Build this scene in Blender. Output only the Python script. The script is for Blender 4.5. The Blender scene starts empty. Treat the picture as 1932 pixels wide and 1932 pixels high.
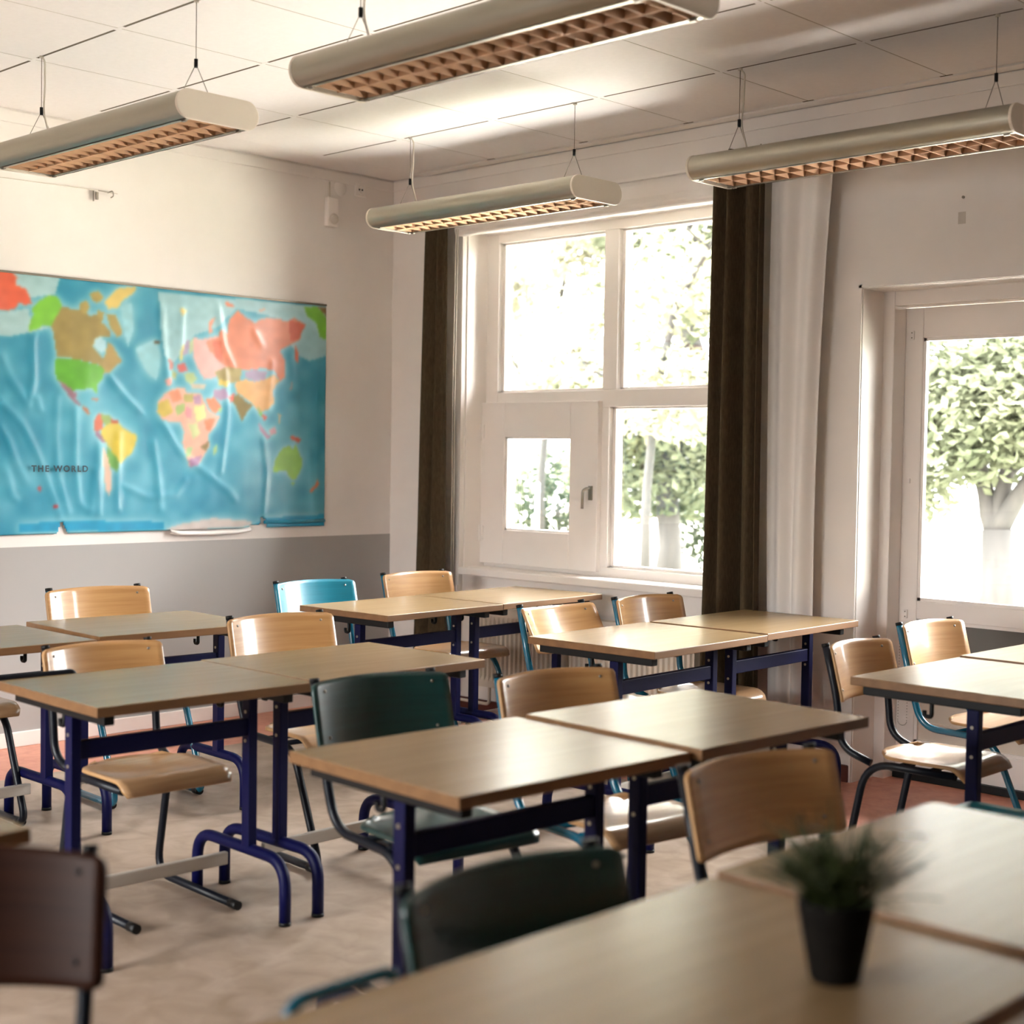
import bpy, bmesh, math, random
import numpy as np
from mathutils import Vector, Matrix

S = bpy.context.scene
COL = S.collection
PI = math.pi
rnd = random.Random(7)

# ------------------------------------------------------------------ materials
def mat(name, base, rough=0.5, spec=0.5, metal=0.0, coat=0.0, coat_r=0.1):
    m = bpy.data.materials.new(name); m.use_nodes = True
    b = m.node_tree.nodes['Principled BSDF']
    b.inputs['Base Color'].default_value = (*base, 1)
    b.inputs['Roughness'].default_value = rough
    b.inputs['Specular IOR Level'].default_value = spec
    b.inputs['Metallic'].default_value = metal
    b.inputs['Coat Weight'].default_value = coat
    b.inputs['Coat Roughness'].default_value = coat_r
    return m

def noisy(name, c1, c2, scale=(5, 5, 5), rough=0.5, detail=4.0, spec=0.5, bump=0.0, lo=0.35, hi=0.65, coat=0.0, coat_r=0.1, coords='Object', dist=0.0):
    """Two tones mixed by stretched noise in the object's own space."""
    m = mat(name, c1, rough, spec, coat=coat, coat_r=coat_r)
    nt = m.node_tree; b = nt.nodes['Principled BSDF']
    tc = nt.nodes.new('ShaderNodeTexCoord'); mp = nt.nodes.new('ShaderNodeMapping')
    mp.inputs['Scale'].default_value = scale
    n = nt.nodes.new('ShaderNodeTexNoise'); n.inputs['Scale'].default_value = 1.0
    n.inputs['Detail'].default_value = detail; n.inputs['Distortion'].default_value = dist
    r = nt.nodes.new('ShaderNodeValToRGB')
    r.color_ramp.elements[0].position = lo; r.color_ramp.elements[1].position = hi
    r.color_ramp.elements[0].color = (*c1, 1); r.color_ramp.elements[1].color = (*c2, 1)
    nt.links.new(tc.outputs[coords], mp.inputs['Vector']); nt.links.new(mp.outputs[0], n.inputs['Vector'])
    nt.links.new(n.outputs['Fac'], r.inputs['Fac']); nt.links.new(r.outputs[0], b.inputs['Base Color'])
    if bump:
        bp = nt.nodes.new('ShaderNodeBump'); bp.inputs['Strength'].default_value = bump; bp.inputs['Distance'].default_value = 0.002
        nt.links.new(n.outputs['Fac'], bp.inputs['Height']); nt.links.new(bp.outputs[0], b.inputs['Normal'])
    return m

M = {}
M['wall'] = noisy('painted_plaster_warm', (0.85, 0.80, 0.762), (0.87, 0.82, 0.782), (6, 6, 6), 0.7, bump=0.05)
M['dado'] = mat('painted_plaster_grey', (0.40, 0.385, 0.37), 0.45)
M['tile'] = noisy('ceiling_tile_fibre', (0.84, 0.80, 0.785), (0.86, 0.82, 0.805), (40, 40, 40), 0.85)
M['gap'] = mat('void_and_slot_shade', (0.13, 0.098, 0.066), 0.9)  # deck above the tiles, and slot shadow coloured into flush strips
M['joint'] = mat('ceiling_joint', (0.40, 0.34, 0.27), 0.9)
M['white'] = noisy('white_gloss_paint', (0.89, 0.835, 0.795), (0.90, 0.845, 0.805), (9, 9, 9), 0.32)
M['sash'] = noisy('sash_board_paint', (0.88, 0.82, 0.782), (0.89, 0.83, 0.792), (9, 9, 9), 0.4)
M['lino'] = noisy('beige_linoleum', (0.27, 0.196, 0.138), (0.39, 0.302, 0.238), (9, 9, 9), 0.38, detail=12, lo=0.3, hi=0.66, dist=0.6)
M['red'] = noisy('brick_red_linoleum', (0.52, 0.20, 0.135), (0.66, 0.30, 0.21), (12, 12, 12), 0.4, detail=8, lo=0.3, hi=0.7, dist=1.2)
M['redbase'] = mat('oxblood_skirting', (0.10, 0.025, 0.018), 0.4)
M['top'] = noisy('beech_laminate', (0.292, 0.194, 0.098), (0.318, 0.214, 0.111), (40, 2.2, 40), 0.27, detail=5, dist=0.4, spec=0.4)
M['edge'] = noisy('beech_edge_band', (0.19, 0.092, 0.036), (0.23, 0.115, 0.046), (30, 3, 30), 0.4)
M['ply'] = noisy('beech_plywood', (0.50, 0.265, 0.10), (0.58, 0.33, 0.135), (6, 3, 70), 0.34, detail=4, dist=0.5, coat=0.6, coat_r=0.09)
M['plyseat'] = noisy('beech_plywood_seat', (0.44, 0.25, 0.12), (0.52, 0.31, 0.16), (70, 3, 6), 0.34, detail=4, dist=0.5, coat=0.6, coat_r=0.09)
M['plyedge'] = mat('plywood_edge', (0.50, 0.29, 0.13), 0.4)
M['teal'] = noisy('teal_stained_plywood', (0.004, 0.17, 0.25), (0.008, 0.20, 0.29), (6, 3, 60), 0.34, coat=0.6, coat_r=0.09)
M['green'] = noisy('dim_teal_plywood', (0.001, 0.030, 0.030), (0.002, 0.042, 0.040), (6, 3, 60), 0.34, coat=0.6, coat_r=0.09)  # same stain as teal, with dim light put into a darker colour
M['navy'] = mat('navy_enamel', (0.003, 0.004, 0.03), 0.3, coat=0.3)
M['blue'] = mat('ultramarine_enamel', (0.0008, 0.0016, 0.042), 0.5, 0.2)
M['tube'] = mat('midnight_enamel', (0.002, 0.004, 0.010), 0.4, 0.35)
M['tubeteal'] = mat('petrol_blue_enamel', (0.006, 0.13, 0.22), 0.25, coat=0.4)
M['black'] = mat('black_plastic', (0.003, 0.003, 0.0035), 0.5, 0.3)
M['steel'] = mat('screw_steel', (0.36, 0.33, 0.28), 0.4, metal=1)
M['alu'] = noisy('brushed_aluminium', (0.45, 0.42, 0.38), (0.55, 0.51, 0.46), (60, 2, 60), 0.35, spec=0.5)
M['lamp'] = mat('lamp_enamel', (0.40, 0.37, 0.30), 0.36, metal=0.75)
M['lampcap'] = mat('lamp_cap_plastic', (0.78, 0.70, 0.60), 0.5)
M['louver'] = mat('louver_reflected_brown', (0.50, 0.29, 0.16), 0.55, metal=0.3)  # brown of the mirrored floor put into the base colour
M['lampdark'] = mat('lamp_interior', (0.03, 0.02, 0.015), 0.6)
M['wire'] = mat('steel_wire', (0.25, 0.22, 0.18), 0.4, metal=0.6)
M['cable'] = mat('white_cable', (0.62, 0.56, 0.48), 0.5)
M['curtain'] = noisy('brown_velour', (0.064, 0.045, 0.024), (0.085, 0.060, 0.034), (120, 120, 30), 0.9, spec=0.15)
M['rad'] = mat('radiator_enamel', (0.70, 0.62, 0.53), 0.35)
M['greypanel'] = mat('grey_door_panel', (0.17, 0.165, 0.15), 0.25)
M['pot'] = noisy('dark_terracotta', (0.004, 0.0027, 0.002), (0.007, 0.005, 0.0035), (30, 30, 30), 0.8, spec=0.15)
M['soil'] = mat('soil', (0.02, 0.014, 0.01), 0.9)
M['blade'] = noisy('grass_blade', (0.022, 0.034, 0.006), (0.06, 0.08, 0.018), (20, 20, 20), 0.5)
M['petal'] = mat('pale_petal', (0.75, 0.72, 0.55), 0.6)
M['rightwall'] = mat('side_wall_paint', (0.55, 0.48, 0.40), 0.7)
M['filler'] = mat('dry_filler', (0.66, 0.60, 0.54), 0.9)
M['backwall'] = mat('far_wall_paint', (0.16, 0.12, 0.085), 0.7)
M['dark_ply'] = noisy('dark_brown_plywood', (0.022, 0.005, 0.0015), (0.034, 0.009, 0.003), (6, 3, 70), 0.45, spec=0.2)  # very dark brown plywood, used on one chair only

def sheer():
    m = bpy.data.materials.new('white_cotton'); m.use_nodes = True
    nt = m.node_tree; nt.nodes.remove(nt.nodes['Principled BSDF'])
    d = nt.nodes.new('ShaderNodeBsdfDiffuse'); d.inputs[0].default_value = (0.92, 0.885, 0.86, 1)
    t = nt.nodes.new('ShaderNodeBsdfTranslucent'); t.inputs[0].default_value = (0.92, 0.885, 0.86, 1)
    x = nt.nodes.new('ShaderNodeMixShader'); x.inputs[0].default_value = 0.12
    nt.links.new(d.outputs[0], x.inputs[1]); nt.links.new(t.outputs[0], x.inputs[2])
    nt.links.new(x.outputs[0], nt.nodes['Material Output'].inputs[0]); return m
M['sheer'] = sheer()

def glass():
    m = bpy.data.materials.new('window_glass'); m.use_nodes = True
    nt = m.node_tree; nt.nodes.remove(nt.nodes['Principled BSDF'])
    t = nt.nodes.new('ShaderNodeBsdfTransparent'); t.inputs[0].default_value = (0.97, 0.985, 0.97, 1)
    g = nt.nodes.new('ShaderNodeBsdfGlossy'); g.inputs['Roughness'].default_value = 0.02
    f = nt.nodes.new('ShaderNodeFresnel'); f.inputs['IOR'].default_value = 1.35
    x = nt.nodes.new('ShaderNodeMixShader')
    nt.links.new(f.outputs[0], x.inputs[0]); nt.links.new(t.outputs[0], x.inputs[1]); nt.links.new(g.outputs[0], x.inputs[2])
    nt.links.new(x.outputs[0], nt.nodes['Material Output'].inputs[0]); return m
M['glass'] = glass()

def leafmat(name, c1, c2):
    m = bpy.data.materials.new(name); m.use_nodes = True
    nt = m.node_tree; nt.nodes.remove(nt.nodes['Principled BSDF'])
    tc = nt.nodes.new('ShaderNodeTexCoord'); n = nt.nodes.new('ShaderNodeTexNoise'); n.inputs['Scale'].default_value = 1.6; n.inputs['Detail'].default_value = 6
    r = nt.nodes.new('ShaderNodeValToRGB'); r.color_ramp.elements[0].position = 0.35; r.color_ramp.elements[1].position = 0.65
    r.color_ramp.elements[0].color = (*c1, 1); r.color_ramp.elements[1].color = (*c2, 1)
    nt.links.new(tc.outputs['Object'], n.inputs['Vector']); nt.links.new(n.outputs['Fac'], r.inputs['Fac'])
    d = nt.nodes.new('ShaderNodeBsdfDiffuse'); t = nt.nodes.new('ShaderNodeBsdfTranslucent')
    x = nt.nodes.new('ShaderNodeMixShader'); x.inputs[0].default_value = 0.45
    nt.links.new(r.outputs[0], d.inputs[0]); nt.links.new(r.outputs[0], t.inputs[0])
    nt.links.new(d.outputs[0], x.inputs[1]); nt.links.new(t.outputs[0], x.inputs[2])
    nt.links.new(x.outputs[0], nt.nodes['Material Output'].inputs[0]); return m
M['leaf_y'] = leafmat('leaf_pale_yellow', (0.13, 0.128, 0.085), (0.20, 0.195, 0.14))
M['leaf_g'] = leafmat('leaf_fresh_green', (0.05, 0.060, 0.036), (0.11, 0.118, 0.078))
M['leaf_d'] = leafmat('leaf_deep_green', (0.014, 0.019, 0.012), (0.028, 0.034, 0.022))
M['bark'] = noisy('bark', (0.007, 0.006, 0.005), (0.014, 0.012, 0.010), (14, 14, 3), 0.9, bump=0.5)
M['lawn'] = noisy('lawn', (0.26, 0.26, 0.20), (0.38, 0.375, 0.31), (1.2, 1.2, 1.2), 0.9, detail=8)
M['paving'] = noisy('pale_bounce_slab', (0.50, 0.475, 0.44), (0.60, 0.575, 0.54), (4, 4, 4), 0.9)  # pale tone for the added slab that bounces light indoors
M['outwall'] = mat('render_outside', (0.62, 0.55, 0.48), 0.8)

# ------------------------------------------------------------------ mesh helpers
class MB:
    def __init__(s): s.v = []; s.f = []; s.m = []; s.sm = []
    def add(s, vs, fs, mi=0, smooth=False):
        o = len(s.v); s.v += [tuple(v) for v in vs]
        for f in fs: s.f.append(tuple(o + i for i in f)); s.m.append(mi); s.sm.append(smooth)
        return s
    def box(s, a, b, mi=0, top=None):
        x0, y0, z0 = a; x1, y1, z1 = b
        vs = [(x0,y0,z0),(x1,y0,z0),(x1,y1,z0),(x0,y1,z0),(x0,y0,z1),(x1,y0,z1),(x1,y1,z1),(x0,y1,z1)]
        fs = [(0,3,2,1),(4,5,6,7),(0,1,5,4),(1,2,6,5),(2,3,7,6),(3,0,4,7)]
        o = len(s.v); s.v += vs
        for i, f in enumerate(fs):
            s.f.append(tuple(o + k for k in f)); s.m.append(mi if not (top is not None and i == 1) else top); s.sm.append(False)
        return s
    def rings(s, rings, mi=0, cap=True, smooth=True, close=True):
        n = len(rings[0]); vs = [p for r in rings for p in r]; fs = []
        for i in range(len(rings) - 1):
            for j in range(n if close else n - 1):
                k = (j + 1) % n
                fs.append((i*n+j, i*n+k, (i+1)*n+k, (i+1)*n+j))
        o = len(s.v); s.add(vs, fs, mi, smooth)
        if cap:
            s.f.append(tuple(o + j for j in range(n))[::-1]); s.m.append(mi); s.sm.append(False)
            s.f.append(tuple(o + (len(rings)-1)*n + j for j in range(n))); s.m.append(mi); s.sm.append(False)
        return s
    def tube(s, pts, r, n=10, mi=0, cap=True):
        pts = [Vector(p) for p in pts]; N = len(pts)
        rs = r if isinstance(r, (list, tuple)) else [r] * N
        ts = [((pts[min(i+1,N-1)] - pts[max(i-1,0)]).normalized()) for i in range(N)]
        u = ts[0].orthogonal().normalized(); out = []
        for i in range(N):
            u = (u - ts[i] * u.dot(ts[i])).normalized(); w = ts[i].cross(u)
            out.append([tuple(pts[i] + (u*math.cos(2*PI*k/n) + w*math.sin(2*PI*k/n)) * rs[i]) for k in range(n)])
        return s.rings(out, mi, cap)
    def lathe(s, prof, n=24, c=(0,0,0), mi=0):
        return s.rings([[(c[0]+r*math.cos(2*PI*k/n), c[1]+r*math.sin(2*PI*k/n), c[2]+z) for k in range(n)] for r, z in prof], mi)
    def prism(s, poly, d0, d1, axis='y', mi=0):
        def P(a, b, d): return {'x': (d, a, b), 'y': (a, d, b), 'z': (a, b, d)}[axis]
        return s.rings([[P(a, b, d0) for a, b in poly], [P(a, b, d1) for a, b in poly]], mi, True, False)
    def build(s, name, mats, parent=None, bevel=0.0, segs=2, fix=True, loc=None, ang=None):
        me = bpy.data.meshes.new(name); me.from_pydata(s.v, [], s.f)
        mats = mats if isinstance(mats, (list, tuple)) else [mats]
        for m in mats: me.materials.append(M[m] if isinstance(m, str) else m)
        me.polygons.foreach_set('material_index', s.m); me.polygons.foreach_set('use_smooth', s.sm)
        if fix:
            bm = bmesh.new(); bm.from_mesh(me); bmesh.ops.recalc_face_normals(bm, faces=bm.faces[:]); bm.to_mesh(me); bm.free()
        me.update()
        o = bpy.data.objects.new(name, me); COL.objects.link(o)
        if parent: o.parent = parent
        if loc: o.location = loc
        if bevel:
            b = o.modifiers.new('soft_edge', 'BEVEL'); b.width = bevel; b.segments = segs; b.limit_method = 'ANGLE'; b.angle_limit = math.radians(ang or 40)
        return o

def fillet(pts, r, n=6):
    pts = [Vector(p) for p in pts]; out = [pts[0]]
    rr = r if isinstance(r, (list, tuple)) else [r] * len(pts)
    for i in range(1, len(pts) - 1):
        a, b, c = pts[i-1], pts[i], pts[i+1]
        d = min(rr[i], (a-b).length*0.48, (c-b).length*0.48)
        p, q = b + (a-b).normalized()*d, b + (c-b).normalized()*d
        for k in range(n + 1):
            t = k / n; out.append(p*(1-t)**2 + b*2*t*(1-t) + q*t*t)
    out.append(pts[-1]); return out

def tag(o, label, cat, group=None, kind=None):
    o['label'] = label; o['category'] = cat
    if group: o['group'] = group
    if kind: o['kind'] = kind
    return o
def struct(o): o['kind'] = 'structure'; return o
def thing(name, loc=(0,0,0), rz=0.0):
    o = bpy.data.objects.new(name, None); COL.objects.link(o); o.location = loc; o.rotation_euler = (0, 0, rz); o.empty_display_size = 0.1
    return o
KIDS = {}
def kids(o): return [c for c in bpy.data.objects if c.parent == o]
def dup(root):
    def rec(o, par):
        c = o.copy(); COL.objects.link(c)
        if par: c.parent = par
        for ch in kids(o): rec(ch, c)
        return c
    return rec(root, None)

# ------------------------------------------------------------------ the room (metres; camera stands over the origin, window wall along +X)
XL, YW, ZC = -6.57, 5.71, 3.02          # map wall, window wall, ceiling
XR, YF = 2.2, -2.4                       # unseen right and front walls
YO = 6.05                                # outer face of the window wall
WX0, WX1, WZ0, WZ1 = -5.938, -4.06, 0.79, 2.665
DX0, DX1, DZ1 = -3.436, -2.20, 2.186

f = MB()
f.box((XL, YF, -0.06), (XR, YO, -0.003), 0)
f.box((-5.94, YF, -0.003), (XR, 5.005, 0.0), 0)
f.box((XL, YF, -0.003), (-5.94, YO, 0.0), 1)
f.box((-5.94, 5.005, -0.003), (XR, YO, 0.0), 1)
struct(f.build('floor', ['lino', 'red']))

w = MB()
w.box((XL-0.2, YF-0.2, 0.957), (XL, YO, 3.25), 0); w.box((XL-0.2, YF-0.2, -0.06), (XL, YO, 0.957), 1)
struct(w.build('wall_left', ['wall', 'dado']))
w = MB()
for a, b in (((XL, 0, ), (WX0, 3.25)), ((WX1, 0), (DX0, 3.25)), ((DX1, 0), (XR, 3.25)), ((WX0, 0), (WX1, WZ0)), ((WX0, WZ1), (WX1, 3.25)), ((DX0, DZ1), (DX1, 3.25))):
    w.box((a[0], YW, -0.06 if a[1] == 0 else a[1]), (b[0], YO, b[1]))
struct(w.build('wall_back', ['wall']))
struct(MB().box((XR, YF-0.2, -0.06), (XR+0.2, YO, 3.25)).build('wall_right', ['rightwall']))
w = MB(); VX0, VX1, VZ0, VZ1 = -5.2, -2.6, 1.05, 2.45
for a, b in (((XL, -0.06), (XR, VZ0)), ((XL, VZ1), (XR, 3.25)), ((XL, VZ0), (VX0, VZ1)), ((VX1, VZ0), (XR, VZ1))): w.box((a[0], YF-0.2, a[1]), (b[0], YF, b[1]))
struct(w.build('wall_front', ['backwall']))
W2 = struct(thing('added_fill_window')); q = MB()          # added unseen window, put behind the viewer to light the window wall
for x in (VX0, VX0+1.27, VX1-0.06): q.box((x, YF-0.14, VZ0), (x+0.06, YF-0.06, VZ1))
for z in (VZ0, VZ1-0.05): q.box((VX0, YF-0.14, z), (VX1, YF-0.06, z+0.05))
q.build('frame', ['white'], W2); MB().box((VX0, YF-0.10, VZ0), (VX1, YF-0.094, VZ1)).build('pane', ['glass'], W2)
# ceiling: slabs of fibre tile with slot shadow coloured into flush strips along X, fine joints along Y, white cross clips
c = MB(); g = 0.665
xs = [-6.295] + [-3.015 + g*k for k in range(-4, 8)]; ys = [4.97 + g*k for k in range(-11, 1)] + [5.625]
for i in range(len(xs)-1):
    for j in range(len(ys)-1):
        if xs[i] < XR:
            c.box((xs[i]+0.003, ys[j]+0.007, ZC), (min(xs[i+1]-0.003, XR), ys[j+1]-0.007, ZC+0.018), 0)
c.box((XL, YF, ZC+0.02), (XR, YO, ZC+0.2), 1)
for x in xs[1:]:
    for y in ys[:-1]:
        c.box((x-0.030, y-0.0075, ZC-0.0006), (x+0.030, y+0.0075, ZC+0.02), 0)
    c.box((x-0.0032, YF, ZC+0.0006), (x+0.0032, 5.62, ZC+0.02), 2)
    c.box((x-0.028, 5.612, ZC-0.0008), (x+0.028, 5.622, ZC+0.005), 1)
for y in ys[:-1]: c.box((-6.297, y-0.0075, ZC+0.0006), (XR, y+0.0075, ZC+0.02), 1)
c.box((XL, YF, ZC+0.001), (-6.297, YW, ZC+0.019), 0)
struct(c.build('ceiling', ['tile', 'gap', 'joint']))
struct(MB().box((-6.297, 5.627, ZC-0.006), (XR, 5.70, ZC+0.019)).build('trim_1', ['white']))
struct(MB().box((XL, 5.701, 2.955), (XR, 5.7098, 3.012)).box((XL+0.0002, YF, 2.955), (XL+0.009, 5.70, 3.012)).build('trim_2', ['wall'], bevel=0.003))
struct(MB().box((XL-0.3, YF-1.3, 3.25), (XR+0.3, YO+0.06, 3.42)).build('sun_block_roof', ['outwall']))  # unseen slab, added with its overhang to keep sun out of the room

b = MB().box((XL+0.0003, YF, 0.0), (XL+0.014, 5.70, 0.073)); struct(b.build('baseboard_left', ['white'], bevel=0.004))
b = MB()
for x0, x1 in ((XL+0.015, DX0-0.01), (DX1+0.01, XR)): b.box((x0, 5.692, 0.0), (x1, 5.7097, 0.075))
struct(b.build('baseboard_back', ['redbase'], bevel=0.003))

# ---- window_1
W = struct(thing('window_1', (0, 0, 0)))
yf, yg = 5.864, 5.925
fr = MB()
def fbox(x0, x1, z0, z1, y0=yf, y1=yf+0.10): fr.box((x0, y0, z0), (x1, y1, z1))
fbox(WX0, -5.845, 0.80, WZ1); fbox(-4.155, WX1, 0.80, WZ1)
fbox(-5.845, -4.155, 2.612, WZ1); fbox(-5.845, -4.155, 0.80, 0.848)
fbox(-5.068, -4.972, 1.78, 2.612); fbox(-5.845, -4.155, 1.69, 1.78); fbox(-5.068, -5.018, 0.848, 1.69)
o = fr.build('frame', ['white'], W, bevel=0.004)
bd = MB()   # glazing beads, stepped back from the frame face
for x0, x1, z0, z1 in ((-5.845, -5.068, 1.78, 2.612), (-4.972, -4.155, 1.78, 2.612), (-5.018, -4.155, 0.848, 1.69)):
    t = 0.022
    for q in ((x0, x0+t, z0, z1), (x1-t, x1, z0, z1), (x0, x1, z0, z0+t*0.6), (x0, x1, z1-t*0.5, z1)):
        bd.box((q[0], yf+0.03, q[2]), (q[1], yf+0.085, q[3]))
bd.build('glazing_bead', ['white'], W, bevel=0.003)
for x0, x1, z0, z1 in ((-5.845, -5.068, 1.78, 2.612), (-4.972, -4.155, 1.78, 2.612), (-5.018, -4.155, 0.848, 1.69)):
    MB().box((x0, yg, z0), (x1, yg+0.006, z1)).build('pane', ['glass'], W)
sb = MB(); x0, x1, z0, z1 = -5.945, -5.066, 0.822, 1.722; px0, px1, pz0, pz1 = -5.755, -5.262, 1.014, 1.532
ys0, ys1 = 5.832, 5.874
for q in ((x0, px0-0.0008, z0, z1), (px1+0.0008, x1, z0, z1), (px0, px1, pz1, z1), (px0, px1, z0, pz0)):
    sb.box((q[0], ys0, q[2]), (q[1], ys1, q[3]))
sash = sb.build('casement_sash', ['sash'], W, bevel=0.003)
sb = MB()
for q in ((px0, px0+0.012, pz0, pz1), (px1-0.012, px1, pz0, pz1), (px0, px1, pz0, pz0+0.01), (px0, px1, pz1-0.01, pz1)):
    sb.box((q[0], ys0+0.016, q[2]), (q[1], ys1+0.03, q[3]))
sb.build('glazing_bead', ['white'], sash)
MB().box((px0, 5.885, pz0), (px1, 5.891, pz1)).build('pane', ['glass'], sash)
for z in (1.56, 0.99):
    h = MB().tube([(-5.932, 5.824, z-0.045), (-5.932, 5.824, z+0.045)], 0.007, 8); h.box((-5.936, 5.826, z-0.04), (-5.91, 5.834, z+0.04))
    h.build('hinge', ['white'], sash)
h = MB().box((-5.118, 5.822, 1.20), (-5.096, 5.832, 1.275)); h.tube(fillet([(-5.107, 5.824, 1.262), (-5.107, 5.795, 1.262), (-5.128, 5.79, 1.25), (-5.13, 5.79, 1.155)], 0.012), [0.007]*16 if False else 0.0075, 8)
h.build('window_handle', ['steel'], sash)
sl = MB().box((WX0-0.0, 5.665, WZ0-0.03), (WX1+0.02, yf+0.005, WZ0+0.012)); sl.build('window_sill', ['white'], W, bevel=0.006)
cs = MB().box((-6.075, 5.684, 0.10), (WX0-0.004, 5.7095, 2.66)).box((WX0-0.026, 5.675, 0.10), (WX0-0.004, 5.684, 2.66)).box((WX0-0.012, 5.66, 0.10), (WX0-0.004, 5.675, 0.70)); cs.build('casing', ['white'], W, bevel=0.003)
rv = MB().box((WX0, YW, WZ0), (WX0+0.004, yf, WZ1)).box((WX1-0.004, YW, WZ0), (WX1, yf, WZ1)).box((WX0, YW, WZ1-0.004), (WX1, yf, WZ1)); rv.build('reveal_lining', ['white'], W)
ap = MB().box((WX0, 5.700, 0.62), (WX1+0.05, 5.7096, WZ0-0.03)); ap.build('apron_board', ['white'], W)

# roller blind casing over the window
bc = thing('roller_blind', (-4.95, 5.68, 2.72)); tag(bc, 'white roller blind cassette running across the top of the window', 'blind')
prof = [(5.7090, 2.815), (5.668, 2.815), (5.668, 2.80), (5.690, 2.798), (5.690, 2.775), (5.63, 2.765), (5.622, 2.70)]
prof += [(5.66 - 0.038*math.cos(t), 2.672 - 0.034*math.sin(t)) for t in [PI*k/12 for k in range(0, 11)]] + [(5.7090, 2.665)]
q = MB().prism([(y-5.68, z-2.72) for y, z in prof], -1.01, 0.86, 'x'); q.build('cassette', ['white'], bc, bevel=0.0)
MB().box((-1.00, -0.012, -0.083), (0.84, 0.004, -0.056)).build('bottom_bar', ['white'], bc, bevel=0.004)
ch = MB()
for dx in (-0.992, -0.975): ch.tube([(dx, -0.06, -0.05), (dx-0.01, -0.06, -1.0), (dx-0.006, -0.058, -1.98)], 0.0022, 6)
ch.build('pull_cord', ['cable'], bc)

# ---- door_1: glazed door
D = struct(thing('door_1'))
jb = MB(); yj, yl = 5.886, 5.983
jb.box((DX0, yj, 0), (DX0+0.056, YO-0.01, DZ1)).box((DX1-0.056, yj, 0), (DX1, YO-0.01, DZ1)).box((DX0+0.056, yj, 2.118), (DX1-0.056, YO-0.01, DZ1))
jb.build('door_frame', ['white'], D, bevel=0.004)
def leaf(xa, xb, hinge_left):
    L = MB(); gz0, gz1 = 0.805, 1.98; ga, gb = xa+0.088, xb-0.10
    for q_ in ((xa, ga, 0.03, 2.115), (gb, xb, 0.03, 2.115), (ga, gb, gz1, 2.115), (ga, gb, 0.722, gz0), (ga, gb, 0.03, 0.165)):
        L.box((q_[0], yl, q_[2]), (q_[1], yl+0.045, q_[3]))
    lf = L.build('door_leaf', ['white'], D, bevel=0.004)
    bb = MB(); t = 0.014
    for za, zb in ((gz0, gz1), (0.165, 0.722)):
        for q_ in ((ga, ga+t, za, zb), (gb-t, gb, za, zb), (ga, gb, za, za+t), (ga, gb, zb-t, zb)):
            bb.box((q_[0], yl+0.006, q_[2]), (q_[1], yl+0.03, q_[3]))
    bb.build('glazing_bead', ['white'], lf)
    MB().box((ga, yl+0.02, gz0), (gb, yl+0.027, gz1)).build('pane', ['glass'], lf)
    pn = MB().box((ga, yl+0.022, 0.42), (gb, yl+0.034, 0.722)); pn.build('kick_panel', ['greypanel'], lf)
    pn = MB().box((ga, yl+0.020, 0.165), (gb, yl+0.036, 0.40)).box((ga, yl+0.012, 0.40), (gb, yl+0.036, 0.42)).box((ga, yl+0.014, 0.25), (gb, yl+0.036, 0.262)); pn.build('ledge_panel', ['rad'], lf, bevel=0.003)
    if hinge_left:
        for z in (1.993, 1.342, 0.742):
            k = 0.6 if z == 1.342 else 1.0
            kk = MB().box((xa+0.036-0.011*k, yl-0.008, z-0.02*k), (xa+0.036+0.011*k, yl, z+0.02*k)); kb = kk.build('bracket', ['white'], lf, bevel=0.003)
            if k == 1:
                for dz in (-0.011, 0.011): MB().tube([(xa+0.036, yl-0.0095, z+dz), (xa+0.036, yl-0.0075, z+dz)], 0.003, 8).build('screw', ['wire'], kb)
    return lf
leaf(DX0+0.058, DX1-0.058, True)
MB().box((DX0+0.06, 5.955, 0.0), (DX1-0.06, 6.04, 0.034)).build('threshold', ['black'], D, bevel=0.003)
MB().box((DX0-0.014, 5.698, 0.0), (DX0, YW-0.0004, DZ1+0.012)).box((DX0-0.014, 5.698, DZ1), (DX1+0.014, YW-0.0004, DZ1+0.012)).build('casing', ['wall'], D)
dl = MB().box((DX0, YW, 0), (DX0+0.003, yj, DZ1)).box((DX0, YW, DZ1-0.003), (DX1, yj, DZ1)); dl.build('reveal_lining', ['white'], D)
# bead chain hanging beside the door glass
ch = thing('bead_chain', (-3.335, 5.962, 0.24)); tag(ch, 'looped bead chain hanging on the door stile behind the chairs', 'chain')
cc = MB()
for k in range(66):
    t = k / 65
    if t < 0.42: p = (-0.022, 0, 0.36*(1-t/0.42)+0.02)
    elif t < 0.58: a = PI + PI*(t-0.42)/0.16; p = (0.022*math.cos(a), 0, 0.02+0.02*math.sin(a))
    else: p = (0.022, 0, 0.02+0.36*(t-0.58)/0.42)
    x, y, z = p; r = 0.0028
    cc.add([(x+r,y,z),(x-r,y,z),(x,y+r,z),(x,y-r,z),(x,y,z+r),(x,y,z-r)], [(0,2,4),(2,1,4),(1,3,4),(3,0,4),(2,0,5),(1,2,5),(3,1,5),(0,3,5)], 0, True)
cc.build('chain_loop', ['wire'], ch); MB().box((-0.014, 0.0, 0.375), (0.014, 0.0205, 0.40)).build('chain_bracket', ['white'], ch, bevel=0.003)

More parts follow.
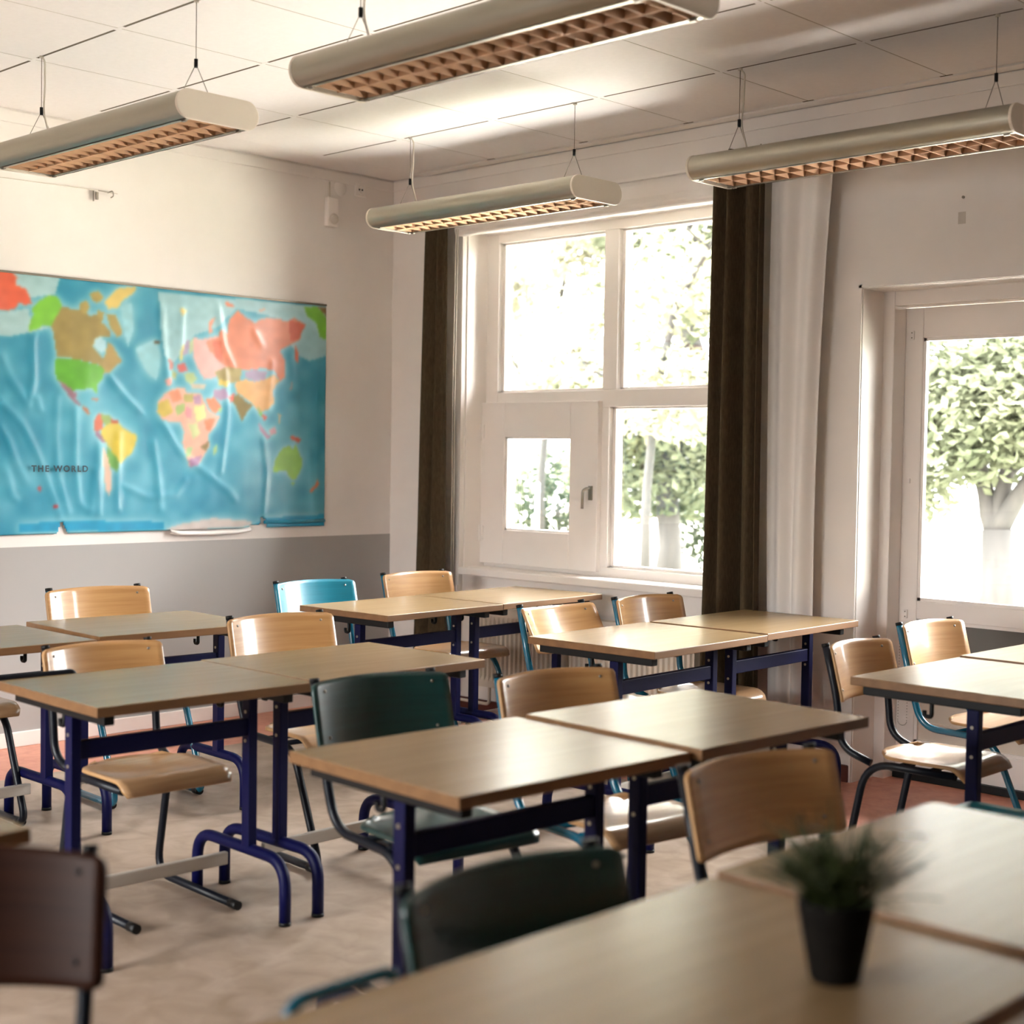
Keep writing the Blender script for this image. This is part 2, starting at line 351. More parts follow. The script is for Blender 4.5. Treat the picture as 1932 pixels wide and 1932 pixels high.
MAP_LAND = [
((222,226,216),[(3332,2259),(3583,2263),(3554,2173),(3423,2144),(3405,2185),(3350,2197)]),
((222,226,216),[(3016,2035),(3278,2064),(3414,2092),(3433,2025),(3517,2005),(3323,1953),(3016,1944)]),
((205,222,218),[(4126,2233),(5214,2249),(5218,1974),(5090,1937),(5015,1963),(4964,2019),(5063,2126),(4816,2167),(4603,2189),(4489,2084),(4333,2026),(4214,1878),(4160,1912),(4138,2013)]),
((150,205,215),[(3908,2141),(3969,2164),(3980,2029),(3950,1936),(3929,2026)]),
((150,205,215),[(3991,1939),(4106,1992),(4138,1911),(4118,1781),(4054,1833)]),
((235,240,240),[(3749,1959),(3788,1993),(3828,1965),(3828,1911),(3798,1909),(3769,1925)]),
((225,100,70),[(3278,2258),(3332,2259),(3359,2232),(3350,2197),(3405,2185),(3433,2119),(3396,2108),(3368,2122),(3350,2087),(3305,2075),(3059,2080),(3059,2253)]),
((125,195,60),[(3424,2024),(3442,2068),(3433,2094),(3470,2131),(3517,2161),(3564,2161),(3593,2115),(3555,2060),(3531,2015),(3498,2021),(3461,2001),(3415,1980)]),
((155,135,75),[(3588,2115),(3612,2117),(3650,2102),(3689,2114),(3719,2090),(3748,2084),(3788,2096),(3808,2053),(3838,2028),(3858,2003),(3848,1984),(3798,1989),(3768,1970),(3754,1933),(3789,1904),(3809,1883),(3849,1858),(3809,1820),(3789,1846),(3749,1853),(3651,1869),(3565,1873),(3555,1929),(3545,1990),(3531,2015)]),
((170,145,85),[(3838,1965),(3869,1940),(3899,1897),(3920,1871),(3889,1851),(3849,1813),(3814,1803),(3809,1856),(3828,1911)]),
((170,150,80),[(3679,2131),(3718,2161),(3738,2127),(3719,2090),(3689,2097)]),
((170,150,80),[(3738,2194),(3787,2211),(3817,2178),(3777,2148),(3748,2163)]),
((215,190,110),[(3817,2161),(3887,2229),(4000,2253),(3990,2221),(3928,2179),(3888,2131),(3837,2126)]),
((165,145,80),[(3828,2099),(3878,2103),(3909,2042),(3919,2007),(3889,1987),(3848,2038)]),
((165,145,80),[(3783,2113),(3818,2107),(3808,2070),(3783,2082)]),
((95,170,45),[(3560,1869),(3651,1869),(3739,1852),(3794,1842),(3819,1821),(3809,1776),(3779,1747),(3780,1703),(3750,1728),(3681,1721),(3647,1715),(3603,1744),(3565,1764),(3551,1807)]),
((150,110,125),[(3565,1764),(3603,1744),(3647,1715),(3666,1698),(3662,1671),(3691,1646),(3681,1637),(3637,1671),(3599,1722)]),
((190,100,60),[(3691,1646),(3720,1629),(3745,1599),(3730,1594),(3706,1620)]),
((190,120,90),[(3750,1684),(3790,1676),(3780,1665),(3750,1675)]),
((205,105,80),[(3770,1586),(3795,1609),(3815,1570),(3810,1533),(3790,1515),(3765,1523),(3760,1559)]),
((140,165,90),[(3800,1605),(3850,1597),(3870,1571),(3830,1543),(3810,1569)]),
((190,90,60),[(3855,1584),(3901,1572),(3891,1553),(3860,1557)]),
((212,190,75),[(3810,1533),(3850,1561),(3901,1558),(3942,1527),(4009,1502),(3994,1455),(3974,1410),(3933,1382),(3912,1354),(3871,1408),(3831,1462),(3800,1497)]),
((150,115,140),[(3765,1523),(3795,1511),(3810,1489),(3831,1462),(3811,1462),(3780,1488)]),
((110,165,85),[(3836,1444),(3861,1417),(3892,1390),(3902,1354),(3892,1318),(3851,1345),(3831,1399)]),
((220,185,165),[(3811,1444),(3841,1390),(3856,1327),(3862,1264),(3852,1191),(3827,1228),(3816,1336)]),
((222,170,150),[(4161,1718),(4226,1749),(4280,1756),(4291,1733),(4380,1727),(4414,1671),(4436,1634),(4482,1616),(4505,1612),(4471,1559),(4426,1510),(4438,1453),(4404,1405),(4371,1357),(4316,1343),(4293,1404),(4271,1469),(4282,1526),(4259,1572),(4194,1575),(4151,1588),(4119,1624),(4129,1680)]),
((205,180,90),[(4129,1671),(4183,1691),(4216,1627),(4162,1597),(4124,1615)]),
((165,185,115),[(4226,1655),(4280,1676),(4292,1639),(4237,1609)]),
((175,165,95),[(4280,1723),(4335,1725),(4335,1678),(4280,1685)]),
((238,222,150),[(4336,1659),(4402,1671),(4414,1605),(4358,1575)]),
((175,140,165),[(4335,1716),(4380,1717),(4380,1670),(4341,1669)]),
((235,140,145),[(4281,1657),(4325,1649),(4325,1593),(4292,1601)]),
((170,200,140),[(4293,1441),(4337,1451),(4316,1394),(4293,1404)]),
((170,130,165),[(4310,1385),(4393,1405),(4366,1352),(4316,1343)]),
((140,120,80),[(4382,1452),(4438,1482),(4416,1424)]),
((215,130,95),[(4403,1595),(4471,1597),(4437,1529),(4415,1548)]),
((200,205,150),[(4303,1564),(4358,1575),(4381,1518),(4337,1489)]),
((220,140,105),[(4182,1728),(4247,1745),(4269,1694),(4215,1674)]),
((150,190,130),[(4461,1444),(4489,1473),(4483,1425),(4461,1405)]),
((165,150,175),[(4268,1919),(4278,1976),(4300,2005),(4311,1996),(4301,1930)]),
((215,205,130),[(4246,1908),(4267,1975),(4278,1976),(4268,1919),(4263,1881)]),
((190,205,160),[(4311,1996),(4333,2017),(4339,1951),(4306,1921)]),
((205,100,95),[(4235,1870),(4279,1882),(4301,1846),(4247,1829)]),
((225,160,150),[(4166,1792),(4203,1803),(4204,1766),(4172,1756)]),
((170,180,120),[(4203,1841),(4236,1828),(4225,1795),(4203,1803)]),
((228,178,170),[(4333,2017),(4388,2011),(4433,2023),(4490,2037),(4548,1935),(4560,1859),(4469,1816),(4401,1804),(4367,1849),(4334,1913)]),
((170,190,130),[(4279,1826),(4334,1838),(4357,1801),(4324,1772),(4291,1789)]),
((190,120,110),[(4181,1904),(4208,1887),(4214,1851),(4192,1840)]),
((205,190,170),[(4318,1781),(4413,1776),(4402,1751),(4324,1755)]),
((90,80,60),[(4096,1984),(4133,1985),(4127,1966),(4101,1969)]),
((220,200,130),[(4250,2160),(4299,2159),(4266,2119)]),
((226,140,108),[(4411,2003),(4490,2027),(4501,2076),(4547,2050),(4557,2128),(4615,2180),(4650,2154),(4721,2121),(4756,2143),(4816,2157),(4950,2148),(4987,2170),(5063,2136),(5038,2104),(5026,2053),(4964,2019),(4891,1985),(4928,1928),(4929,1838),(4893,1817),(4855,1874),(4771,1880),(4653,1864),(4583,1860),(4491,1903),(4434,1957)]),
((222,105,75),[(4950,2157),(5063,2136),(5038,2094),(5013,2052),(4958,2039)]),
((222,115,85),[(4989,2031),(5014,1983),(5015,1923),(4990,1941)]),
((215,110,80),[(4450,2005),(4512,2014),(4516,1905),(4473,1921)]),
((222,140,110),[(4427,2042),(4432,2109),(4472,2135),(4449,2091),(4450,2053)]),
((225,130,100),[(4528,2221),(4580,2211),(4591,2193),(4545,2198)]),
((225,150,120),[(4744,2190),(4792,2204),(4768,2183)]),
((172,155,100),[(4468,1845),(4548,1878),(4641,1873),(4630,1805),(4572,1792),(4491,1808)]),
((168,150,175),[(4659,1854),(4723,1872),(4807,1862),(4795,1822),(4724,1809),(4665,1826)]),
((222,170,110),[(4595,1793),(4665,1816),(4724,1804),(4795,1822),(4856,1855),(4893,1817),(4844,1765),(4857,1697),(4809,1656),(4749,1644),(4701,1691),(4654,1718),(4607,1746)]),
((130,112,60),[(4573,1706),(4619,1736),(4678,1690),(4713,1682),(4678,1642),(4644,1592),(4620,1640),(4596,1678)]),
((165,140,170),[(4458,1749),(4538,1762),(4561,1715),(4504,1694),(4458,1720)]),
((220,195,100),[(4491,1808),(4560,1801),(4549,1767),(4497,1779)]),
((210,80,60),[(4555,1715),(4596,1740),(4590,1697),(4567,1691)]),
((215,125,85),[(4413,1700),(4470,1711),(4516,1656),(4470,1625),(4436,1653)]),
((150,190,120),[(4487,1659),(4521,1656),(4504,1631)]),
((150,160,90),[(4737,1683),(4773,1645),(4774,1615),(4749,1634)]),
((195,90,80),[(4773,1635),(4816,1616),(4786,1596)]),
((90,180,80),[(4749,1644),(4779,1635),(4768,1620)]),
((165,130,160),[(4750,1585),(4835,1508),(4811,1498),(4762,1546)]),
((180,140,150),[(4822,1547),(4859,1568),(4877,1534),(4835,1518)]),
((205,95,70),[(4970,1521),(5039,1502),(5020,1482),(4970,1501)]),
((170,150,150),[(4955,1755),(4976,1831),(4973,1781)]),
((200,160,110),[(4882,1638),(4901,1629),(4889,1579)]),
((140,195,85),[(4873,1400),(4921,1450),(4958,1466),(4983,1441),(5002,1471),(5046,1391),(5047,1351),(5010,1280),(4973,1280),(4935,1330),(4849,1315),(4861,1360)]),
((140,195,85),[(4973,1260),(4998,1258),(4985,1240)]),
((225,120,80),[(5156,1280),(5172,1250),(5099,1197),(5105,1219),(5143,1250)]),
((125,195,60),[(5055,2236),(5150,2243),(5215,2188),(5217,2066),(5165,2073),(5139,2152),(5075,2187)]),
((140,110,60),[(5150,2243),(5214,2244),(5222,2188)]),
((200,190,185),[(4177,1025),(4274,1050),(4464,1075),(4714,1053),(4714,1026),(4209,1008)]),
((30,150,190),[(4714,1021),(4791,1068),(5242,1083),(5243,1008)]),
((30,150,190),[(3371,1067),(3606,1079),(4166,1062),(4166,1020),(3606,1026),(3371,1028)]),
((200,60,60),[(3463,1243),(3484,1241),(3484,1225),(3463,1226)]),
((200,60,60),[(3548,1159),(3572,1161),(3569,1141),(3550,1140)]),
((40,60,70),[(3538,1313),(3600,1313),(3600,1306),(3538,1306)]),
((60,80,90),[(3533,1289),(3620,1289),(3620,1282),(3533,1282)]),
]
MAP_FOLDS = [
[(3279,1649),(3388,1541),(3453,1421),(3491,1334),(3548,1194),(3587,1088)],
[(3279,1521),(3315,1462),(3361,1342),(3398,1274)],
[(3278,1861),(3324,1761),(3415,1636),(3443,1750),(3438,1956)],
[(3565,1668),(3557,1492),(3576,1273),(3625,1123)],
[(3662,1618),(3658,1406),(3683,1166),(3742,1121)],
[(3791,1452),(3792,1111)],
[(3771,1318),(3752,1138)],
[(3849,1786),(3952,1682),(4014,1630)],
[(3901,1499),(3893,1136)],
[(4151,1569),(4250,1431),(4383,1338),(4554,1223),(4601,1174)],
[(4787,1488),(4813,1320),(4791,1093)],
[(5096,1432),(5126,1118)],
[(4136,2234),(4160,1912),(4182,1784)],
[(4477,2226),(4524,1991),(4583,1880)],
[(4721,2072),(4770,2007)],
[(4843,1913),(4821,1666)],
[(4266,2161),(4256,1974)],
[(4537,1848),(4550,1609),(4507,1319)],
[(3933,1245),(4058,1189),(4229,1197),(4294,1272)],
[(4099,1466),(4121,1337),(4144,1133)],
[(4965,1960),(5019,1622)],
[(3462,1664),(3476,1621)],
[(3306,1308),(3334,1205),(3352,1188)],
]
# ------------------------------------------------------------------ curtains, radiator, wall fittings
def curtain(name, xt0, xt1, xb0, xb1, z0, z1, yc, folds, amp, m, seed, hem=None, mid=None, lean=0.0):
    R = random.Random(seed); nx, nz = 120, 40
    ph = [R.uniform(0, 6.28) for _ in range(4)]; fr = [folds, folds*0.53, folds*1.7]
    vs = []; fs = []
    for j in range(nz + 1):
        t = j / nz
        for i in range(nx + 1):
            s = i / nx
            if mid: # three-point edge
                a = (xt0*(1-t)*(1-2*t) + mid[0]*4*t*(1-t) + xb0*t*(2*t-1)); b_ = (xt1*(1-t)*(1-2*t) + mid[1]*4*t*(1-t) + xb1*t*(2*t-1))
            else: a = xt0*(1-t)+xb0*t; b_ = xt1*(1-t)+xb1*t
            ss = s + 0.012*math.sin(2*PI*s*folds*0.5 + 3*t + ph[3])
            A = amp * (0.75 + 0.35*t)
            y = yc + lean*t + A*math.sin(2*PI*fr[0]*s + ph[0] + 0.5*math.sin(2.2*t+ph[2])) + 0.45*A*math.sin(2*PI*fr[1]*s + ph[1] + 1.2*t) + 0.18*A*math.sin(2*PI*fr[2]*s + ph[2] - 0.9*t)
            zb = z0 + (hem(s) if hem else 0)
            vs.append((a + (b_-a)*ss, y, z1*(1-t) + zb*t))
    for j in range(nz):
        for i in range(nx):
            k = j*(nx+1)+i; fs.append((k, k+1, k+nx+2, k+nx+1))
    mb = MB().add(vs, fs, 0, True); o = mb.build(name, [m])
    so = o.modifiers.new('cloth', 'SOLIDIFY'); so.thickness = 0.003
    return o
o = curtain('dark_curtain', -6.165, -5.965, -6.255, -5.945, 0.16, 2.84, 5.60, 2.6, 0.026, 'curtain', 3)
tag(o, 'dark brown curtain drawn into the corner left of the window', 'curtain', 'dark curtains')
o = curtain('dark_curtain', -4.165, -3.86, -4.20, -3.83, 0.30, 2.84, 5.57, 3.4, 0.044, 'curtain', 8)
tag(o, 'dark brown curtain hanging right of the window beside the white curtain', 'curtain', 'dark curtains')
o = curtain('white_curtain', -3.86, -3.535, -3.83, -3.60, 0.29, 2.84, 5.615, 2.2, 0.018, 'sheer', 21, hem=lambda s: 0.12*max(0, s-0.35)**1.2, mid=(-3.855, -3.60))
tag(o, 'gathered white curtain between the dark curtain and the glazed door', 'curtain')
# curtain tracks with gathered hooks
for x0, x1, lab in ((-6.17, -5.955, 'short curtain rail above the left brown curtain'), (-4.17, -3.53, 'curtain rail above the right brown and white curtains')):
    t = thing('curtain_rail', ((x0+x1)/2, 5.59, 2.845)); tag(t, lab, 'curtain rail', 'curtain rails')
    hw = (x1-x0)/2
    MB().box((-hw, -0.010, -0.008), (hw, 0.010, 0.004)).build('rail', ['white'], t, bevel=0.003)
    for s in (-0.7, 0.7): MB().box((s*hw-0.01, -0.005, -0.006), (s*hw+0.01, 0.1196, 0.006)).build('wall_bracket', ['white'], t)

# radiator under the window
rd = thing('radiator', (-4.97, 5.65, 0.17)); tag(rd, 'ribbed white panel radiator under the window sill', 'radiator')
p = MB(); L = 1.46; n = 44; step = L/n
ring0 = []
for z, d in ((0.0, 0), (0.03, 0), (0.06, 1), (0.36, 1), (0.39, 0), (0.425, 0)):
    row = []
    for i in range(n):
        x = -L/2 + i*step
        for fx, dy in ((0.0, 0), (0.25, 0), (0.40, d), (0.85, d), (1.0, 0)):
            if fx == 1.0 and i < n-1: continue
            row.append((x+fx*step, -0.045 + 0.014*dy, z))
    ring0.append(row)
p.rings(ring0, 0, cap=False, smooth=False, close=False)
p.box((-L/2, -0.029, 0.0), (L/2, -0.018, 0.425)); p.build('front_panel', ['rad'], rd, fix=False)
MB().box((-L/2, 0.012, 0.0), (L/2, 0.026, 0.425)).build('rear_panel', ['rad'], rd, bevel=0.004)
gq = MB(); gq.box((-L/2, -0.046, 0.425), (L/2, -0.040, 0.432)); gq.box((-L/2, 0.022, 0.425), (L/2, 0.028, 0.432))
for i in range(96):
    x = -L/2 + (i+0.5)*L/96; gq.box((x-0.003, -0.040, 0.424), (x+0.003, 0.022, 0.431))
gq.build('top_grille', ['rad'], rd)
for s in (-1, 1): MB().box((s*L/2-0.003, -0.046, 0.0), (s*L/2+0.003, 0.028, 0.43)).build('side_cover', ['rad'], rd, bevel=0.002)
MB().tube(fillet([(-L/2+0.05, -0.01, 0.02), (-L/2+0.05, -0.01, -0.10), (-L/2-0.35, -0.01, -0.10), (-L/2-0.35, 0.04, -0.10)], 0.03), 0.009, 8).build('pipe', ['rad'], rd)
MB().tube(fillet([(L/2-0.05, -0.01, 0.02), (L/2-0.05, -0.01, -0.06), (L/2-0.05, 0.05, -0.06)], 0.03), 0.009, 8).build('pipe', ['rad'], rd)
for s in (-0.6, 0.6): MB().box((s-0.015, 0.02, 0.05), (s+0.015, 0.042, 0.40)).build('wall_bracket', ['rad'], rd)

# motion sensor with its cable, round blanking cover, socket, string across the wall
s = thing('motion_sensor', (XL, 5.233, 2.78)); tag(s, 'small white alarm sensor box with round lens high on the map wall', 'sensor')
MB().box((0.0002, -0.038, -0.082), (0.034, 0.038, 0.082)).build('housing', ['white'], s, bevel=0.006)
MB().lathe([(0.001, 0.0), (0.030, 0.0), (0.028, 0.009), (0.020, 0.017), (0.001, 0.02)], 20).build('lens', ['filler'], s, loc=(0.034, 0.004, -0.04)).rotation_euler = (0, PI/2, 0)
MB().tube([(0.006, -0.006, 0.08), (0.006, -0.006, 0.17)], 0.004, 8).build('cable', ['cable'], s)
o = MB().lathe([(0.001, 0), (0.044, 0), (0.042, 0.004), (0.001, 0.005)], 32).build('blanking_cover', ['wall']); o.location = (XL, 5.31, 2.925); o.rotation_euler = (0, PI/2, 0)
tag(o, 'round painted blanking cover on the wall between sensor and socket', 'cover')
s = thing('wall_socket', (XL, 5.45, 2.935)); tag(s, 'white electrical wall socket high up near the room corner', 'socket')
MB().box((0.0002, -0.04, -0.04), (0.010, 0.04, 0.04)).build('plate', ['white'], s, bevel=0.004)
MB().lathe([(0.001, 0), (0.023, 0), (0.023, 0.004), (0.020, 0.004), (0.020, 0.001), (0.001, 0.001)], 24).build('rim', ['white'], s, loc=(0.010, 0, 0)).rotation_euler = (0, PI/2, 0)
for dy in (-0.0105, 0.0105): MB().tube([(0.010, dy, -0.001), (0.0125, dy, -0.001)], 0.0055, 12).build('socket_hole', ['black'], s)
s = thing('picture_string', (XL, 3.80, 2.70)); tag(s, 'thin pale string with a metal hook stretched along the map wall', 'string')
MB().tube([(0.012, -1.9, -0.035), (0.010, -0.5, -0.008), (0.010, -0.02, 0.0)], 0.0018, 6).tube([(0.010, -0.02, 0.0), (0.008, 0.09, -0.002)], 0.0016, 6).build('cord', ['cable'], s)
MB().tube(fillet([(0.001, 0.04, -0.002), (0.03, 0.05, 0.006), (0.03, 0.055, -0.02), (0.012, 0.05, -0.026)], 0.01), 0.003, 6).build('hook', ['steel'], s)
MB().box((0.006, -0.045, -0.055), (0.012, -0.041, -0.004)).box((0.006, -0.030, -0.045), (0.012, -0.018, -0.008)).build('clip', ['steel'], s)
s = thing('wall_anchor', (-2.972, YW, 2.50)); tag(s, 'tiny bare screw hole and filled patch on the wall over the door', 'wall mark')
MB().tube([(0, -0.006, 0.03), (0, -0.0002, 0.03)], 0.006, 10).build('screw', ['wire'], s)
MB().box((-0.022, -0.0015, -0.08), (0.012, -0.0002, -0.03)).build('filler_patch', ['filler'], s, bevel=0.0006)

# ------------------------------------------------------------------ world map on the left wall
MY0, MY1, MZ0, MZ1 = 2.70, 5.212, 1.016, 2.256
hst = 0.008; ny = int((MY1-MY0)/hst); nz = int((MZ1-MZ0)/hst)
yy = np.linspace(MY0, MY1, ny+1); zz = np.linspace(MZ0, MZ1, nz+1)
YY, ZZ = np.meshgrid(yy, zz)
def inside(poly):
    pts = np.array(poly)/1000.0; res = np.zeros(YY.shape, bool); j = len(pts)-1
    for i in range(len(pts)):
        yi, zi = pts[i]; yj_, zj = pts[j]
        with np.errstate(divide='ignore', invalid='ignore'):
            cnd = ((zi > ZZ) != (zj > ZZ)) & (YY < (yj_-yi)*(ZZ-zi)/(zj-zi+1e-12)+yi)
        res ^= cnd; j = i
    return res
rngn = np.random.default_rng(4)
def smooth(a, k=1):
    for _ in range(k):
        p_ = np.pad(a, [(1,1),(1,1)]+[(0,0)]*(a.ndim-2), mode='edge')
        a = (p_[:-2,1:-1]+p_[2:,1:-1]+p_[1:-1,:-2]+p_[1:-1,2:]+4*p_[1:-1,1:-1])/8
    return a
def field(n1, n2, k):
    low = rngn.random((n2, n1)); iy = np.linspace(0, n1-1, ny+1); iz = np.linspace(0, n2-1, nz+1)
    a0 = np.clip(iy.astype(int), 0, n1-2); b0 = np.clip(iz.astype(int), 0, n2-2); fa = (iy-a0)[None, :]; fb = (iz-b0)[:, None]
    fa = fa*fa*(3-2*fa); fb = fb*fb*(3-2*fb)
    g_ = low[np.ix_(b0, a0)]*(1-fa)*(1-fb)+low[np.ix_(b0, a0+1)]*fa*(1-fb)+low[np.ix_(b0+1, a0)]*(1-fa)*fb+low[np.ix_(b0+1, a0+1)]*fa*fb
    return g_
deep = field(14, 9, 0)*0.6 + field(34, 20, 0)*0.4
c_a = np.array((20, 125, 158.)); c_b = np.array((98, 178, 200.))
rgb = c_a[None, None]*(1-deep[..., None]) + c_b[None, None]*deep[..., None]
land = np.zeros(YY.shape)
for colr, poly in MAP_LAND:
    k = inside(poly); tone = 1 + 0.10*(field(60, 40, 0)-0.5)
    ice = min(colr) > 195 and colr[2] > 205
    a = 0.65 if ice else 1.0
    rgb[k] = rgb[k]*(1-a) + (np.array(colr)[None, None]*tone[..., None])[k]*a
    if not ice: land[k] = 1
shelf = np.clip(smooth(land, 26)*2.2, 0, 1)*(1-land)*0.55
rgb = rgb*(1-shelf[..., None]) + np.array((185, 222, 226.))*shelf[..., None]
rgb = smooth(rgb, 2)
hgt = np.zeros(YY.shape)
for poly in MAP_FOLDS:
    pts = np.array(poly)/1000.0; d2 = np.full(YY.shape, 9.0)
    for (ya, za), (yb, zb) in zip(pts[:-1], pts[1:]):
        ux, uz = yb-ya, zb-za; l2 = ux*ux+uz*uz+1e-9
        t = np.clip(((YY-ya)*ux+(ZZ-za)*uz)/l2, 0, 1)
        d2 = np.minimum(d2, (YY-ya-t*ux)**2+(ZZ-za-t*uz)**2)
    hgt += 0.0032*np.exp(-d2/(2*0.014**2))
hgt += 0.006*field(16, 3, 0) + 0.004*field(9, 5, 0) + 0.0015*field(50, 6, 0)
hgt *= np.clip((MZ1-ZZ)/0.12, 0.05, 1)*np.clip((MY1-YY)/0.06, 0.3, 1)
hgt = smooth(hgt, 2)
keep = np.ones(YY.shape, bool)
for poly in (((3568,1000),(3591,1070),(3625,1000)), ((4700,1000),(4702,1030),(4768,1032),(4790,1000)), ((4768,1020),(4776,1066),(4800,1055),(4806,1020))):
    keep &= ~inside(poly)
vs = np.stack([XL+0.004+hgt, YY, ZZ], -1).reshape(-1, 3)
fs = []; wq = ny+1
for j in range(nz):
    for i in range(ny):
        if keep[j, i] and keep[j+1, i] and keep[j, i+1] and keep[j+1, i+1]:
            k = j*wq+i; fs.append((k, k+1, k+wq+1, k+wq))
mp = thing('world_map', (0, 0, 0)); tag(mp, 'large creased laminated political world map pinned to the left wall', 'map')
mp.location = (XL, 3.95, MZ0)
me = bpy.data.meshes.new('map_sheet'); me.from_pydata([(a-XL, b-3.95, c_-MZ0) for a, b, c_ in vs], [], fs)
lin = (rgb.reshape(-1, 3)/255.0); lin = np.where(lin <= 0.04045, lin/12.92, ((lin+0.055)/1.055)**2.4)
ca = me.color_attributes.new('print', 'FLOAT_COLOR', 'POINT'); ca.data.foreach_set('color', np.concatenate([lin, np.ones((len(lin), 1))], 1).astype(np.float32).ravel())
me.polygons.foreach_set('use_smooth', [True]*len(me.polygons))
mm = mat('laminated_map_print', (1, 1, 1), 0.34, 0.5, coat=0.35, coat_r=0.24); nt = mm.node_tree
at = nt.nodes.new('ShaderNodeAttribute'); at.attribute_name = 'print'; nt.links.new(at.outputs['Color'], nt.nodes['Principled BSDF'].inputs['Base Color'])
me.materials.append(mm); so_ = bpy.data.objects.new('map_sheet', me); COL.objects.link(so_); so_.parent = mp
sd = so_.modifiers.new('sheet', 'SOLIDIFY'); sd.thickness = 0.0012; sd.offset = 1
MB().box((0.0005, MY0-3.95, MZ1-MZ0-0.004), (0.012, MY1-3.95, MZ1-MZ0+0.006)).build('top_strip', ['wire'], mp)
# curled lower edge: a torn white flap and the rolled blue end
MB().tube([(0.012, 4.795-3.95, 0.03), (0.014, 5.0-3.95, 0.028), (0.012, 5.208-3.95, 0.03)], [0.010, 0.012, 0.010], 10).build('rolled_edge', [mat('map_blue', (0.03, 0.30, 0.45), 0.3)], mp)
fl = MB(); pts = [(4.20, 0.0), (4.26, -0.012), (4.45, -0.016), (4.62, -0.012), (4.70, -0.002)]
fl.rings([[(0.006, y-3.95, z+0.012) for y, z in pts], [(0.024, y-3.95, z-0.002) for y, z in pts], [(0.026, y-3.95, z-0.012) for y, z in pts], [(0.012, y-3.95, z-0.018) for y, z in pts]], 0, False, True, False)
fo = fl.build('curled_flap', ['white'], mp); sd = fo.modifiers.new('sheet', 'SOLIDIFY'); sd.thickness = 0.001
cu = bpy.data.curves.new('title_lettering', 'FONT'); cu.body = 'THE WORLD'; cu.size = 0.042; cu.space_character = 1.32; cu.extrude = 0.0004; cu.offset = 0.0012
cu.materials.append(mat('map_ink', (0.02, 0.05, 0.07), 0.4))
tmp = bpy.data.objects.new('lettering_curve', cu); tm_ = bpy.data.meshes.new_from_object(tmp); bpy.data.objects.remove(tmp)
to = bpy.data.objects.new('title_lettering', tm_); COL.objects.link(to); to.parent = mp
to.location = (0.026, 3.425-3.95, 1.318-MZ0); to.rotation_euler = (PI/2, 0, PI/2)

